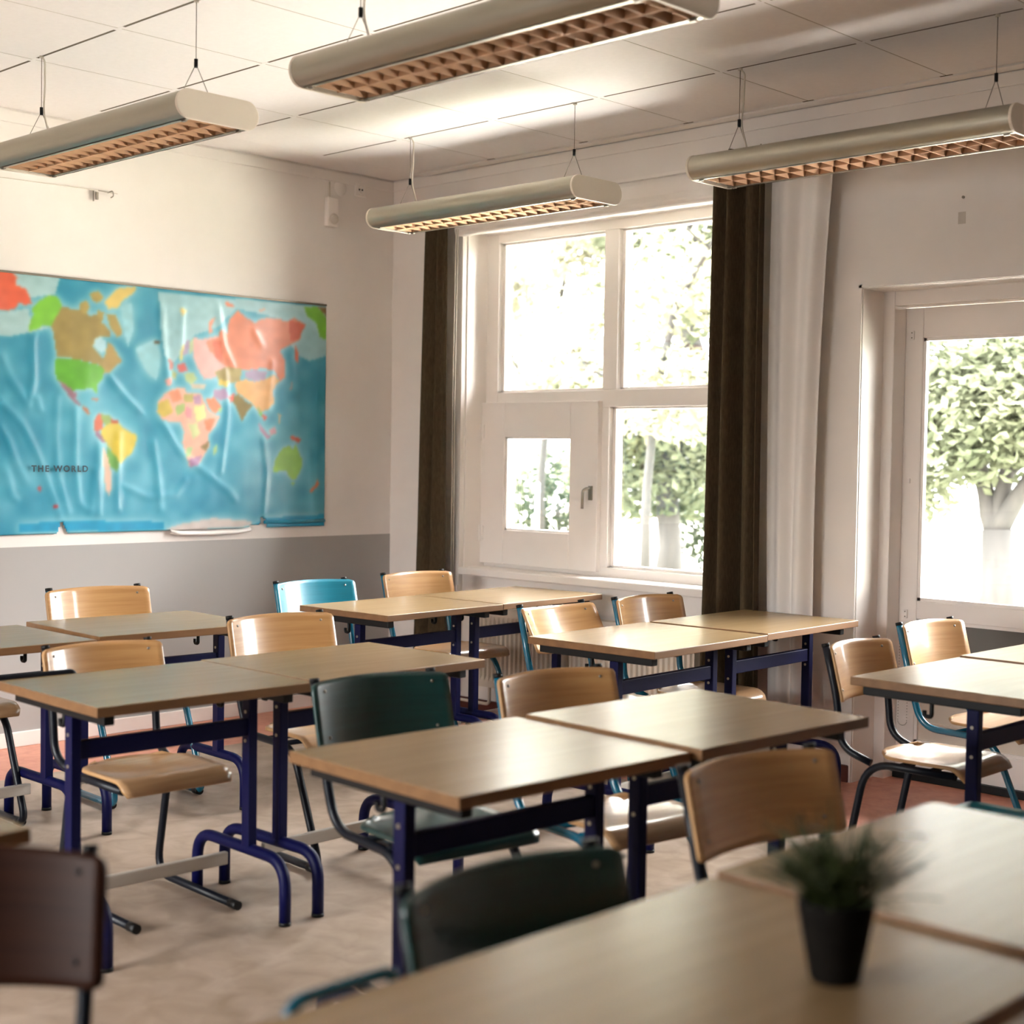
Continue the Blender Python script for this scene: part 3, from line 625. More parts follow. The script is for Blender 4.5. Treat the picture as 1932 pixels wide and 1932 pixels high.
# ------------------------------------------------------------------ hanging louvre lamps
def make_lamp():
    t = thing('pendant_lamp'); hl, hw, hh = 0.685, 0.168, 0.050     # origin = centre of the body
    def stad(x, r=0.0, n=10, open_=True):
        pts = []
        for k in range(n+1): a = -PI/2*0.86 + (PI*0.93)*k/n; pts.append((x, hw-hh+(hh-r)*math.cos(a), (hh-r)*math.sin(a)))
        for k in range(n+1): a = PI/2 + PI*0.93*k/n; pts.append((x, -(hw-hh)+(hh-r)*math.cos(a), (hh-r)*math.sin(a)))
        return pts
    b = MB()
    outer = [stad(x) for x in (-hl, hl)]; b.rings(outer, 0, cap=False, close=False)
    inner = [stad(x, 0.003) for x in (-hl, hl)]; b.rings(inner, 0, cap=False, close=False)
    for y in (1, -1):
        b.box((-hl, y*(hw-hh)-0.012 if y > 0 else -(hw-hh)-0.002, -hh), (hl, y*(hw-hh)+0.002 if y > 0 else -(hw-hh)+0.012, -hh+0.004))
    b.build('housing', ['lamp'], t)
    for s in (-1, 1):
        cp = []
        for k in range(13): a = -PI/2+PI*k/12; cp.append((hw-hh+hh*math.cos(a), hh*math.sin(a)))
        for k in range(13): a = PI/2+PI*k/12; cp.append((-(hw-hh)+hh*math.cos(a), hh*math.sin(a)))
        cp = [(a*1.012, c_*1.03) for a, c_ in cp]
        MB().prism(cp, s*hl, s*(hl+0.012), 'x').build('end_cap', ['lampcap'], t, bevel=0.002)
    lv = MB(); hy = hw-hh-0.006; zt, zb = -0.006, -hh+0.003
    lv.prism([(0.011, zt), (-0.011, zt), (-0.0012, zb), (0.0012, zb)], -hl+0.02, hl-0.02, 'x')
    for s in (-1, 1):
        lv.prism([(s*(hy-0.013), zt), (s*hy, zt), (s*hy, zb), (s*(hy-0.002), zb)], -hl+0.02, hl-0.02, 'x')
        for k in range(20):
            x = -hl+0.035+k*(2*hl-0.07)/19
            y0_, y1_ = (0.001, hy-0.001) if s > 0 else (-hy+0.001, -0.001)
            lv.prism([(x-0.019, zt), (x+0.019, zt), (x+0.0014, zb), (x-0.0014, zb)], y0_, y1_, 'y')
    lv.build('louver', ['louver'], t)
    MB().box((-hl+0.003, -hy, -0.003), (hl-0.003, hy, 0.004)).build('reflector_tray', ['lampdark'], t)
    ty = MB()
    for s in (-1, 1): ty.tube([(-hl+0.03, s*0.055, -0.0075), (hl-0.03, s*0.055, -0.0075)], 0.004, 8)
    for sx in (-1, 1):
        for sy in (-1, 1):
            MB().box((sx*(hl-0.03)-0.011, sy*hy-0.006, -hh-0.005), (sx*(hl-0.03)+0.011, sy*hy+0.006, -hh+0.006)).build('louver_clip', ['steel'], t, bevel=0.002)
    for s in (-1, 1):
        x = s*0.555
        wv = MB().tube([(x, 0, 0.181), (x, 0, 0.398)], 0.0016, 6)
        for sy in (-1, 1): wv.tube([(x, 0, 0.181), (x+sy*0.012, sy*0.062, hh-0.001)], 0.0014, 6)
        wo = wv.build('suspension_wire', ['wire'], t)
        MB().tube([(x, 0, 0.168), (x, 0, 0.198)], 0.007, 8).build('wire_clamp', ['black'], wo)
        MB().tube([(x, 0, 0.396), (x, 0, 0.4045)], 0.009, 8).build('ceiling_hook', ['cable'], wo)
    x = -0.555
    MB().tube(fillet([(x-0.012, 0.004, 0.405), (x+0.02, 0.004, 0.385), (x+0.016, 0.006, 0.26), (x+0.004, 0.006, 0.18), (x+0.03, 0.03, hh)], 0.05), 0.0038, 8).build('power_cable', ['cable'], t)
    return t
lamp0 = make_lamp()
lamps = [(-5.044, 2.97, 'pendant louvre lamp over the map side, cut by the left picture edge'), (-3.03, 2.97, 'largest pendant louvre lamp at the top, nearest the viewer'),
         (-5.044, 4.972, 'pale pendant louvre lamp in front of the window, left of its pair'), (-3.03, 4.972, 'pendant louvre lamp over the right curtains beside the door')]
for i, (x, y, lab) in enumerate(lamps):
    o = lamp0 if i == 0 else dup(lamp0)
    o.location = (x, y, 2.615); tag(o, lab, 'lamp', 'hanging louvre lamps')
HOR = 0.22; ZEN = 4; SKY, SUN, EXPO = 6.0, 3, 2.66
# ------------------------------------------------------------------ tables
TH = 0.74
def make_table(L=0.725, Dp=0.60):
    """origin on the floor under the middle of the top; long side along Y, front edge at +X"""
    t = thing('school_table'); hx, hy = Dp/2, L/2
    tp = MB(); tp.box((-hx, -hy, TH-0.028), (hx, hy, TH), 1, top=0); tp.build('tabletop', ['top', 'edge'], t, bevel=0.0025)
    for s in (-1, 1):
        y = s*(hy-0.062); xc = 0.05
        MB().box((xc-0.020, y-0.016, 0.19), (xc+0.020, y+0.016, TH-0.062)).build('leg', ['blue'], t, bevel=0.003)
        lg = kids(t)[-1] if False else None
        MB().box((-hx+0.02, y-0.017, TH-0.062), (hx-0.045, y+0.017, TH-0.0285)).build('top_bracket', ['black'], t, bevel=0.004)
        ft = MB().tube(fillet([(0.245, y, 0.004), (0.245, y, 0.195), (-0.245, y, 0.195), (-0.245, y, 0.004)], 0.13, 8), 0.0185, 14)
        fo_ = ft.build('foot', ['blue'], t)
        for x in (0.245, -0.245): MB().tube([(x, y, 0.0005), (x, y, 0.012)], 0.0195, 12).build('foot_cap', ['black'], fo_)
    for lg in [c_ for c_ in kids(t) if c_.name.startswith('leg')]:
        pass
    cb = MB().box((0.036, -hy+0.078, 0.552), (0.064, hy-0.078, 0.605)); cbo = cb.build('crossbar', ['blue'], t, bevel=0.003)
    for s in (-1, 1):
        y = s*(hy-0.062)
        for z in (0.625, 0.535):
            MB().tube([(0.05, y-0.0185, z), (0.05, y+0.0185, z)], 0.0055, 10).build('bolt', ['steel'], cbo)
    MB().box((-0.065, -hy+0.075, 0.128), (-0.045, hy-0.075, 0.168)).build('footrest', ['alu'], t, bevel=0.003)
    for s in (-1, 1):
        y = s*(hy-0.062)
        MB().tube(fillet([(-0.06, y-s*0.03, TH-0.030), (-0.06, y-s*0.03, TH-0.110), (-0.085, y-s*0.03, TH-0.110), (-0.085, y-s*0.03, TH-0.092)], 0.01), 0.007, 8).build('bag_hook', ['black'], t)
    return t
tab0 = make_table()
# front-left and front-right corners of each top on the floor plan (front = edge facing the viewer's side of the room)
TABLES = {
 'A1': ((-3.509, 2.024), (-3.487, 2.740), 'left table of the middle row, dark in front with a chair under it'),
 'A2': ((-3.493, 2.745), (-3.500, 3.475), 'right table of the middle row, behind the green chair'),
 'B1': ((-2.121, 2.034), (-2.087, 2.756), 'left table of the centre row, above the green chair seat'),
 'B2': ((-2.062, 2.762), (-2.029, 3.456), 'right table of the centre row, joined edge to edge and glowing'),
 'C1': ((-4.728, 4.099), (-4.762, 4.838), 'table beside the teal chair near the room corner'),
 'C2': ((-4.768, 4.842), (-4.814, 5.600), 'sunlit table standing closest to the window sill'),
 'D1': ((-3.260, 4.079), (-3.291, 4.826), 'left table of the pair in front of the right dark curtain'),
 'D2': ((-3.297, 4.832), (-3.328, 5.560), 'right table of the pair in front of the white curtain'),
 'E1': ((-4.775, 2.03), (-4.775, 2.757), 'table under the map cut off by the left picture edge'),
 'E2': ((-4.795, 2.775), (-4.765, 3.500), 'table under the map with one chair behind it'),
 'F1': ((-1.890, 4.109), (-1.884, 4.818), 'white glowing table by the door cut by the right picture edge'),
 'F2': ((-1.880, 4.823), (-1.876, 5.550), 'table right against the glazed door, only its corner in view'),
 'G1': ((-0.834, 1.000), (-0.834, 1.964), 'large foreground table carrying the potted plant'),
 'G2': ((-0.834, 1.968), (-0.834, 2.692), 'foreground table to the right behind the potted plant'),
 'K':  ((-2.470, 0.570), (-2.470, 1.295), 'table corner peeping in at the left edge above the dark chair'),
}
LIFT = dict(A2=0.002, B2=0.009, C2=0.001, D2=0.004, E2=0.007, F2=0.006, G2=0.009)
first = True; made = {}
for key, (p, q, lab) in TABLES.items():
    p, q = Vector((*p, 0)), Vector((*q, 0)); d = q - p; L = d.length; ang = math.atan2(-d.x, d.y)
    o = tab0 if first else dup(tab0); first = False
    nrm = Vector((-d.y, d.x, 0)).normalized()       # towards the map wall
    Dp = 0.60 if key not in ('C1', 'C2', 'D2') else 0.575
    o.location = (p+q)/2 + nrm*Dp/2; o.rotation_euler = (0, 0, ang); o.scale = (Dp/0.60, (L-0.003)/0.725, 1.0 + LIFT.get(key, 0)/TH)
    tag(o, lab, 'table', 'school tables')
    for ch_ in kids(o):
        if ch_.name.split('.')[0] in ('leg', 'crossbar'): ch_.location.x = {'D': 0.03, 'F': 0.05, 'G': 0.03}.get(key[0], 0.0)
    made[key] = (o, L)
for key in ('A1', 'G1'):
    o, L = made[key]
    # bar along the back edge of the table, bent down at its free end
    y0, y1, m_ = (-0.40, -0.10, 'tube') if key == 'A1' else (-0.28, -0.15, 'tubeteal')
    sc = L/0.725
    MB().tube(fillet([(-0.322, y1, TH-0.05), (-0.322, y1, TH+0.003), (-0.322, y0, TH+0.003), (-0.322, y0-0.004, TH-0.06)], 0.02), 0.0085, 10).box((-0.331, y1-0.01, TH-0.062), (-0.27, y1+0.01, TH-0.040)).build('back_bar', [m_], o)


# ------------------------------------------------------------------ chairs
def seat_mesh(mk):
    nx, ny_ = 18, 16; vs = []; x0, x1 = -0.175, 0.20
    for i in range(nx+1):
        v = i/nx; x = x0+(x1-x0)*v
        w_ = 0.192
        if v < 0.30: k = 1-v/0.30; w_ = 0.192*math.sqrt(max(0.0, 1-(k**2.6)*0.62))
        if v > 0.94: w_ = 0.192-0.010*((v-0.94)/0.06)**2
        for j in range(ny_+1):
            u = -1+2*j/ny_; y = w_*u
            dish = -0.016*(1-u*u)**1.0*math.sin(PI*min(1, v/0.80))**0.8
            xx = x
            if v < 0.30: xx = x + 0.045*(abs(u)**3)*(1-v/0.30)
            z = 0.448+dish
            if v > 0.78: tt = (v-0.78)/0.22; z -= 0.042*tt**2.2; xx -= 0.012*tt**2
            vs.append((xx, y, z))
    fs = [(i*(ny_+1)+j, (i+1)*(ny_+1)+j, (i+1)*(ny_+1)+j+1, i*(ny_+1)+j+1) for i in range(nx) for j in range(ny_)]
    return MB().add(vs, fs, 0, True)
def back_mesh():
    nz_, ny_ = 14, 22; vs = []; hw_ = 0.215; h0, h1 = 0.615, 0.80
    for i in range(nz_+1):
        v = -1+2*i/nz_
        for j in range(ny_+1):
            u = -1+2*j/ny_
            uu = u; vv = v
            # rounded corners: squircle squeeze near the corners
            r = 0.085
            ex = max(0, abs(u)-(1-r))/r; ez = max(0, abs(v)-(1-2*r))/(2*r)
            k = math.hypot(ex, ez)
            if k > 1 and ex > 0 and ez > 0:
                ex2, ez2 = ex/k*max(ex, ez), ez/k*max(ex, ez)
                uu = math.copysign((1-r)+r*ex2, u); vv = math.copysign((1-2*r)+2*r*ez2, v)
            y = hw_*uu; t = (vv+1)/2
            z = h0+(h1-h0)*t + 0.006*(1-uu*uu)*(1 if vv > 0 else -1)*abs(vv)**3
            x = -0.245-0.048*t - 0.060*(1-uu*uu)
            vs.append((x, y, z))
    fs = [(i*(ny_+1)+j, i*(ny_+1)+j+1, (i+1)*(ny_+1)+j+1, (i+1)*(ny_+1)+j) for i in range(nz_) for j in range(ny_)]
    return MB().add(vs, fs, 0, True)
TR = 0.0132
def solid(o, th, off=-1):
    s_ = o.modifiers.new('ply', 'SOLIDIFY'); s_.thickness = th; s_.offset = off; s_.material_offset_rim = 1; return o
def make_chair(kind, bm_, sm_, tm_):
    t = thing('school_chair'); yb = 0.178
    solid(seat_mesh(0).build('seat', [sm_, 'plyedge' if sm_ != 'teal' and sm_ != 'green' else sm_], t, fix=False), 0.010)
    bo = solid(back_mesh().build('backrest', [bm_, 'plyedge' if bm_ == 'ply' else bm_], t, fix=False), 0.010)
    for sy in (-1, 1):
        for z in (0.775, 0.650):
            tt = (z-0.615)/0.185; x = -0.245-0.048*tt-0.060*(1-(0.172/0.215)**2)
            MB().lathe([(0.0005, 0.003), (0.0035, 0.0022), (0.0048, 0.0), (0.0048, -0.004), (0.0005, -0.004)], 12).build('bolt', ['black' if bm_ == 'dark_ply' else 'steel'], bo, loc=(x+0.001, sy*0.172, z)).rotation_euler = (0, PI/2-0.26, 0)
    for sy in (-1, 1):
        y = sy*yb; yi = sy*0.186
        ub = (-0.338, yi, 0.800); um = (-0.276, yi, 0.56)
        if kind == 'sled':      # upright runs into the seat rail, bends down at the front and back along the floor
            pts = [ub, um, (-0.232, y, 0.405), (0.075, y, 0.400), (0.245, y, 0.018), (-0.08, y, 0.016)]
            MB().tube(fillet(pts, [0, 0.10, 0.075, 0.08, 0.06, 0], 8), TR, 12).build('side_frame', [tm_], t)
            fx = 0.215
            MB().tube([(fx+0.004, y, 0.0165), (fx-0.04, y, 0.0160)], 0.0152, 12).build('floor_glide', ['black'], t)
            MB().tube([(-0.07, y, 0.016), (-0.11, y, 0.016)], 0.0150, 12).build('floor_glide', ['black'], t)
        else:                   # separate rear leg sweeping down and forward into a free runner
            pts = [ub, (-0.288, yi, 0.62), (-0.272, yi, 0.455), (-0.160, y*0.97, 0.414)]
            MB().tube(fillet(pts, [0, 0.08, 0.085, 0], 8), TR, 12).build('upright', [tm_], t)
            pts = [(0.15, y, 0.416), (-0.175, y, 0.416), (-0.255, y, 0.018), (0.20, y, 0.0160)]
            MB().tube(fillet(pts, [0, 0.10, 0.09, 0], 8), TR, 12).build('leg', [tm_], t)
            MB().tube([(0.19, y, 0.0160), (0.235, y, 0.0160)], 0.0150, 12).build('floor_glide', ['black'], t)
        MB().tube([(-0.337, yi, 0.796), (-0.340, yi, 0.808)], 0.0142, 10).build('end_cap', ['black'], t)
    MB().tube([(-0.08, -yb, 0.408), (-0.08, yb, 0.408)], 0.009, 8).tube([(0.03, -yb, 0.408), (0.03, yb, 0.408)], 0.009, 8).build('seat_brace', [tm_], t)
    return t
PROTO = {}
def chair(kind, bm_, sm_, tm_):
    k = (kind, bm_, sm_, tm_)
    if k not in PROTO: PROTO[k] = make_chair(*k); return PROTO[k]
    return dup(PROTO[k])
def place(kind, bm_, sm_, tm_, bx, by, zt, w_, rz, lab):
    """bx, by: middle of the top edge of the backrest"""
    o = chair(kind, bm_, sm_, tm_); a = math.radians(rz)
    o.location = (bx+0.325*math.cos(a), by+0.325*math.sin(a), 0); o.rotation_euler = (0, 0, a)
    o.scale = (1.0, w_/0.43, zt/0.80); tag(o, lab, 'chair', 'school chairs'); return o
place('skid', 'ply', 'plyseat', 'tube', -4.324, 2.505, 0.79, 0.423, -2, 'beech chair with its glossy seat in view under the left middle row table')
place('sled', 'ply', 'plyseat', 'tube', -4.44, 3.31, 0.82, 0.455, -4, 'beech chair right of the middle row, striped reflections on its backrest')
place('sled', 'green', 'green', 'tube', -3.18, 2.72, 0.795, 0.45, -8, 'dark green chair with green seat at the centre table')
place('sled', 'ply', 'plyseat', 'tubeteal', -2.94, 3.195, 0.79, 0.44, -8, 'beech chair behind the seam of the two centre tables')
place('sled', 'teal', 'teal', 'tubeteal', -5.52, 4.315, 0.82, 0.455, -2, 'bright teal chair against the grey wall near the corner')
place('sled', 'ply', 'plyseat', 'tubeteal', -5.75, 5.17, 0.805, 0.475, 0, 'pale beech chair in front of the left brown curtain')
c_ = place('sled', 'ply', 'plyseat', 'tubeteal', -4.115, 4.475, 0.815, 0.435, 0, 'beech chair with its backrest tipped back, in front of the radiator')
b_ = [k for k in kids(c_) if k.name.startswith('backrest')][0]
b_.location = (0.1956, 0, 0.104); b_.rotation_euler = (0, -0.26, 0)
place('skid', 'ply', 'plyseat', 'tubeteal', -4.03, 4.97, 0.825, 0.44, 0, 'beech chair with petrol blue frame left of the right dark curtain')
place('sled', 'ply', 'plyseat', 'tubeteal', -5.7, 3.28, 0.83, 0.475, -3, 'beech chair against the grey wall below the map')
place('sled', 'ply', 'plyseat', 'tube', -5.7, 2.47, 0.83, 0.47, 0, 'chair cut off by the left picture edge, only its leg in view')
place('skid', 'ply', 'plyseat', 'tube', -2.737, 4.55, 0.79, 0.4, 1, 'beech chair with visible seat at the right table by the door')
place('sled', 'ply', 'plyseat', 'tubeteal', -2.895, 5.36, 0.79, 0.42, -4, 'narrow beech chair standing closest to the glazed door')
place('skid', 'green', 'green', 'tube', -1.578, 1.62, 0.79, 0.46, -2, 'nearest dark green chair pushed against the foreground table')
place('sled', 'ply', 'plyseat', 'tube', -1.85, 2.665, 0.775, 0.47, -7, 'beech chair behind the plant at the right foreground table')
place('sled', 'dark_ply', 'dark_ply', 'tube', -2.115, 1.010, 0.815, 0.400, -37, 'dark brown backrest of a chair at the lower left corner')
place('sled', 'teal', 'teal', 'tubeteal', -1.535, 3.80, 0.80, 0.400, 180, 'teal chair almost hidden by the right corner of the foreground table')

# ------------------------------------------------------------------ potted plant on the foreground table
pt = thing('potted_plant', (-1.035, 1.690, TH)); tag(pt, 'small dark pot with spiky green foliage on the foreground table', 'plant')
MB().lathe([(0.001, 0.0), (0.032, 0.0), (0.034, 0.004), (0.049, 0.085), (0.0515, 0.100), (0.0505, 0.108), (0.047, 0.109), (0.044, 0.100), (0.001, 0.098)], 32).build('pot', ['pot'], pt, bevel=0.0)
MB().lathe([(0.001, 0.098), (0.0435, 0.0985), (0.001, 0.104)], 20).build('soil', ['soil'], pt)
R = random.Random(12); fl = MB(); 
def blade(mb, base, az, el, ln, wd, curl):
    pts = []; p = Vector(base); n = 6
    side = Vector((-math.sin(az), math.cos(az), 0))
    for k in range(n+1):
        t = k/n; e = el - curl*t
        pts.append((p.copy(), wd*(1-t)**0.7*(0.5+0.5*min(1, t*4))+0.0004))
        p = p + Vector((math.cos(az)*math.cos(e), math.sin(az)*math.cos(e), math.sin(e)))*ln/n
    vs = []; 
    for q_, w_ in pts:
        up = Vector((0, 0, 0.0012)); vs += [tuple(q_-side*w_), tuple(q_+up*0.6), tuple(q_+side*w_)]
    fs = []
    for k in range(n): 
        a = 3*k; fs += [(a, a+1, a+4, a+3), (a+1, a+2, a+5, a+4)]
    mb.add(vs, fs, 0, True)
for k in range(190):
    az = R.uniform(0, 2*PI); el = R.triangular(0.35, 1.5, 0.95); ln = R.triangular(0.05, 0.155, 0.10)
    rr = R.uniform(0.0, 0.03); blade(fl, (rr*math.cos(az), rr*math.sin(az), 0.098), az+R.uniform(-0.3, 0.3), el, ln, R.uniform(0.0014, 0.0032), R.uniform(-0.1, 0.9))
# side shoots carrying short needles
for k in range(26):
    az = R.uniform(0, 2*PI); el = R.uniform(0.5, 1.2); ln = R.uniform(0.07, 0.12); d = Vector((math.cos(az)*math.cos(el), math.sin(az)*math.cos(el), math.sin(el)))
    for j in range(13):
        b0 = Vector((0, 0, 0.10))+d*ln*(0.3+0.7*j/12)
        blade(fl, tuple(b0), az+R.uniform(-1.6, 1.6), el+R.uniform(-0.8, 0.6), R.uniform(0.018, 0.04), 0.0016, R.uniform(-0.2, 0.5))
fo_ = fl.build('foliage', ['blade'], pt, fix=False); sd = fo_.modifiers.new('blade', 'SOLIDIFY'); sd.thickness = 0.0006
fw = MB(); blade(fw, (0.045, 0.085, 0.185), 0.75, 0.15, 0.035, 0.006, 0.5); blade(fw, (0.045, 0.085, 0.185), 0.3, 0.35, 0.03, 0.005, 0.5)
fo_ = fw.build('pale_flower', ['petal'], pt, fix=False); sd = fo_.modifiers.new('blade', 'SOLIDIFY'); sd.thickness = 0.0008
MB().tube([(0.01, 0.02, 0.10), (0.03, 0.06, 0.16), (0.045, 0.085, 0.186)], 0.0012, 6).build('stem', ['blade'], pt)

# ------------------------------------------------------------------ outside
struct(MB().box((-40, YO, -0.35), (12, 40, -0.15)).build('ground', ['lawn']))
struct(MB().box((-30, YO+0.001, -0.15), (10, 9.2, -0.125)).build('bounce_terrace', ['paving']))  # added slab, bounces daylight up to the ceiling by the window
def leaf_cloud(mb, R, centre, rad, n, size):
    for _ in range(n):
        while True:
            p = Vector((R.uniform(-1, 1), R.uniform(-1, 1), R.uniform(-1, 1)))
            if p.length < 1: break
        p = Vector(centre) + Vector((p.x*rad[0], p.y*rad[1], p.z*rad[2]))
        a = Vector((R.uniform(-1, 1), R.uniform(-1, 1), R.uniform(-0.7, 0.5))).normalized(); s_ = size*R.uniform(0.6, 1.3)
        b2 = a.cross(Vector((R.uniform(-1, 1), R.uniform(-1, 1), R.uniform(0.2, 1)))).normalized()
        n_ = a.cross(b2)*s_*0.10
        mb.add([p, p+a*s_*0.5+b2*s_*0.24+n_, p+a*s_, p+a*s_*0.5-b2*s_*0.24+n_], [(0, 1, 2), (0, 2, 3)], 0, False)
def limb(mb, R, p, d, ln, r, depth, tips):
    n = 5; pts = [Vector(p)]; q_ = Vector(p); dd = Vector(d).normalized()
    for k in range(n):
        dd = (dd + Vector((R.uniform(-1, 1), R.uniform(-1, 1), R.uniform(-0.6, 0.9)))*0.16).normalized(); q_ = q_+dd*ln/n; pts.append(q_.copy())
    mb.tube(pts, [r*(1-0.55*k/n) for k in range(n+1)], 8)
    if depth == 0: tips.append(q_); return
    tips.append(q_)
    for k in range(3):
        j = R.randint(2, n); nd = (dd + Vector((R.uniform(-1, 1), R.uniform(-1, 1), R.uniform(-0.3, 0.7)))*0.95).normalized()
        limb(mb, R, pts[j], nd, ln*R.uniform(0.55, 0.8), r*0.5, depth-1, tips)
def tree(name, base, trunk, starts, ln, r, seed, crowns, leafm, n, size, lab, grp='trees outside the windows'):
    R = random.Random(seed); t = thing(name, base); tag(t, lab, 'tree', grp)
    tr = MB(); tips = []
    tr.tube([Vector(p) for p in trunk], [r*1.35]+[r*(1-0.25*k/len(trunk)) for k in range(1, len(trunk))], 12)
    for p, d in starts: limb(tr, R, p, d, ln, r*0.62, 2, tips)
    tr.build('trunk', ['bark'], t)
    lv = MB()
    for cr in crowns: leaf_cloud(lv, R, cr[0], cr[1], int(n*cr[2]), cr[3] if len(cr) > 3 else size)
    for p in tips: leaf_cloud(lv, R, p, (0.45, 0.45, 0.32), int(n*0.035), size)
    lv.build('foliage', [leafm], t, fix=False); return t
tree('broadleaf_tree', (-6.05, 12.4, -0.15), [(0, 0, 0), (0.03, 0, 0.45), (0.0, 0.02, 0.98)], [((0, 0, 0.93), (-0.55, 0.1, 0.9)), ((0, 0, 0.95), (0.45, 0.1, 0.95)), ((0, 0, 0.9), (-0.1, 0.4, 1))], 0.95, 0.17, 5,
     [((-0.35, 0, 1.95), (1.05, 0.9, 0.62), 1.0), ((0.2, 0.0, 2.45), (1.1, 0.9, 0.7), 1.0), ((-0.75, -0.1, 1.30), (0.35, 0.4, 0.30), 0.12), ((1.0, 0.8, 5.0), (3.8, 1.6, 1.9), 0.8, 0.40)], 'leaf_g', 3200, 0.13, 'forked broadleaf tree standing on the lawn behind the door glass')  # last crown is out of view, added to cover bright sky in table reflections
tree('broadleaf_tree', (-11.0, 14.0, -0.15), [(0, 0, 0), (0.02, 0, 0.5), (-0.06, 0, 1.25), (0.1, 0, 1.9), (0.45, 0, 2.5), (0.2, 0, 3.2)], [((-0.06, 0, 1.2), (-0.7, 0.1, 0.8)), ((0.45, 0, 2.5), (0.8, 0.0, 0.5)), ((0.3, 0, 2.9), (-0.6, 0.1, 0.7)), ((0.2, 0, 3.2), (0.1, 0, 1))], 1.3, 0.15, 9,
     [((-0.5, 0.2, 1.35), (1.2, 0.8, 0.55), 0.9), ((0.1, 0.2, 2.0), (1.3, 0.9, 0.6), 0.7), ((0.3, 0.0, 3.6), (1.7, 1.0, 0.9), 0.55), ((0.6, 0.4, 6.4), (3.4, 1.6, 2.0), 1.6)], 'leaf_g', 3000, 0.15, 'tall tree whose trunk shows in the lower right window pane')  # topmost crown added above the view to dim the reflected sky
tree('broadleaf_tree', (-13.7, 14.6, -0.15), [(0, 0, 0), (0.0, 0, 1.2), (0.15, 0, 2.6), (0.3, 0, 3.6)], [((0.1, 0, 2.2), (-0.7, 0, 0.6)), ((0.15, 0, 2.6), (0.8, 0, 0.5)), ((0.3, 0, 3.6), (0, 0, 1))], 1.5, 0.06, 15,
     [((0.0, 0.0, 3.3), (1.7, 1.0, 1.3), 0.55), ((-1.5, 0.5, 6.6), (3.4, 1.6, 1.9), 1.9)], 'leaf_y', 2400, 0.17, 'sparse pale yellow tree filling the upper left window pane')  # second crown added out of view, screens sky mirrored in the tabletops
tree('broadleaf_tree', (-9.9, 12.2, -0.15), [(0, 0, 0), (0.0, 0, 1.2), (0.1, 0, 2.2), (0.35, 0, 3.2)], [((0.1, 0, 2.2), (-0.7, 0, 0.4)), ((0.35, 0, 3.2), (0.5, 0, 0.6))], 1.1, 0.05, 31,
     [((0.3, 0.0, 2.25), (0.9, 0.6, 0.5), 0.8), ((0.2, 0, 3.4), (0.9, 0.6, 0.6), 0.5)], 'leaf_y', 1600, 0.14, 'yellowish branches hanging into the right window panes')
for x, y, sx, sz, lm, sd_, lab in ((-13.9, 15.2, 0.9, 0.85, 'leaf_d', 41, 'dark green bush low behind the small casement pane'), (-12.1, 16.6, 0.8, 0.6, 'leaf_d', 42, 'dark green bush at the foot of the tall tree'),
        (-16.2, 17.2, 1.1, 1.2, 'leaf_g', 43, 'light green bush left behind the small casement pane'), (-13.3, 18.6, 1.2, 0.8, 'leaf_g', 44, 'light green bush right of the tall tree trunk'), (-7.5, 18.5, 1.6, 0.5, 'leaf_y', 45, 'pale low bush far across the lawn behind the door')):
    t = thing('garden_bush', (x, y, -0.15)); tag(t, lab, 'bush', 'bushes outside the windows'); R = random.Random(sd_)
    lv = MB(); leaf_cloud(lv, R, (0, 0, sz*0.95), (sx, 0.6, sz), 1500, 0.12); lv.build('foliage', [lm], t, fix=False)
    st = MB()
    for k in range(5): st.tube([(R.uniform(-.1, .1), R.uniform(-.1, .1), 0), (R.uniform(-.6, .6)*sx, R.uniform(-.2, .2), sz*1.1)], 0.02, 6)
    st.build('stem', ['bark'], t)
o = thing('lamp_post', (-13.19, 14.0, -0.15)); tag(o, 'slim white post outside seen through the small casement pane', 'post')
MB().tube([(0, 0, 0), (0, 0, 1.20)], 0.022, 10).build('post', ['white'], o); MB().lathe([(0.03, 1.19), (0.03, 1.21), (0.001, 1.23)], 10).build('cap', ['white'], o)

# ------------------------------------------------------------------ light
wd = bpy.data.worlds.new('overcast_sky'); S.world = wd; wd.use_nodes = True
bg = wd.node_tree.nodes['Background']; bg.inputs[0].default_value = (1.0, 0.97, 0.98, 1); wt = wd.node_tree; tc = wt.nodes.new('ShaderNodeTexCoord'); sx_ = wt.nodes.new('ShaderNodeSeparateXYZ'); mr = wt.nodes.new('ShaderNodeMapRange')
mr.inputs['From Min'].default_value = 0.0; mr.inputs['From Max'].default_value = 1.0; mr.inputs['To Min'].default_value = SKY*HOR; mr.inputs['To Max'].default_value = SKY*ZEN
wt.links.new(tc.outputs['Generated'], sx_.inputs[0]); wt.links.new(sx_.outputs['Z'], mr.inputs['Value']); wt.links.new(mr.outputs['Result'], bg.inputs[1])   # overcast: brighter overhead than at the horizon
sn = bpy.data.lights.new('sun', 'SUN'); sn.energy = SUN; sn.angle = math.radians(6); sn.color = (1, 0.97, 0.93)
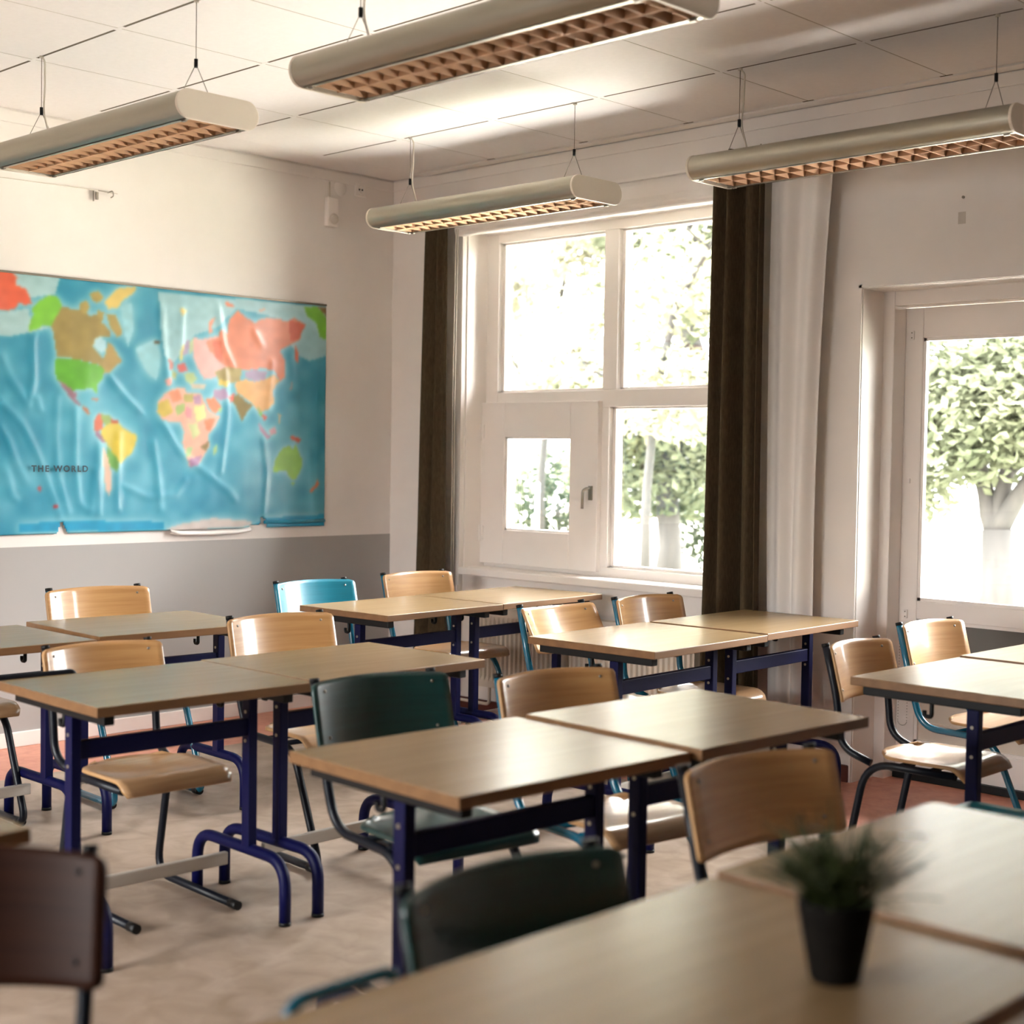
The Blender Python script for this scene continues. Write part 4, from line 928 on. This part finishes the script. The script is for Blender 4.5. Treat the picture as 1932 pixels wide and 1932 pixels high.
so = bpy.data.objects.new('sun', sn); COL.objects.link(so); so.rotation_euler = Vector((-0.53, -0.19, -0.82)).to_track_quat('-Z', 'Y').to_euler()
for x0, x1, z0, z1 in ((WX0, WX1, WZ0, WZ1), (DX0+0.1, DX1-0.1, 0.75, 2.05)):
    al = bpy.data.lights.new('sky_portal', 'AREA'); al.shape = 'RECTANGLE'; al.size = x1-x0; al.size_y = z1-z0; al.cycles.is_portal = True
    ao = bpy.data.objects.new('sky_portal', al); COL.objects.link(ao); ao.location = ((x0+x1)/2, YO+0.01, (z0+z1)/2); ao.rotation_euler = (-PI/2, 0, 0)
al = bpy.data.lights.new('sky_portal', 'AREA'); al.shape = 'RECTANGLE'; al.size = VX1-VX0; al.size_y = VZ1-VZ0; al.cycles.is_portal = True  # portal of the added rear window
ao = bpy.data.objects.new('sky_portal', al); COL.objects.link(ao); ao.location = ((VX0+VX1)/2, YF-0.21, (VZ0+VZ1)/2); ao.rotation_euler = (PI/2, 0, 0)

# ------------------------------------------------------------------ camera
cam = bpy.data.cameras.new('camera'); co = bpy.data.objects.new('camera', cam); COL.objects.link(co); S.camera = co
rot = Matrix(((0.715566, -0.037633, 0.697531), (0.698385, 0.017123, -0.715518), (0.014983, 0.999145, 0.038534)))
co.matrix_world = Matrix.Translation((0, 0, 1.43)) @ rot.to_4x4()
cam.sensor_fit = 'HORIZONTAL'; cam.sensor_width = 36.0; cam.lens = 2775.8/1932*36.0; cam.clip_start = 0.05
cam.dof.use_dof = True; cam.dof.focus_distance = 6.2; cam.dof.aperture_fstop = 2.4
vs_ = S.view_settings; S.display_settings.display_device = 'sRGB'; vs_.view_transform = 'Standard'; vs_.look = 'None'; vs_.gamma = 1.0; vs_.use_curve_mapping = False; vs_.exposure = EXPO
cy = S.cycles; cy.use_denoising = True; cy.max_bounces = 9; cy.diffuse_bounces = 5; cy.glossy_bounces = 4; cy.transparent_max_bounces = 10; cy.sample_clamp_indirect = 8.0; cy.caustics_reflective = False; cy.caustics_refractive = False
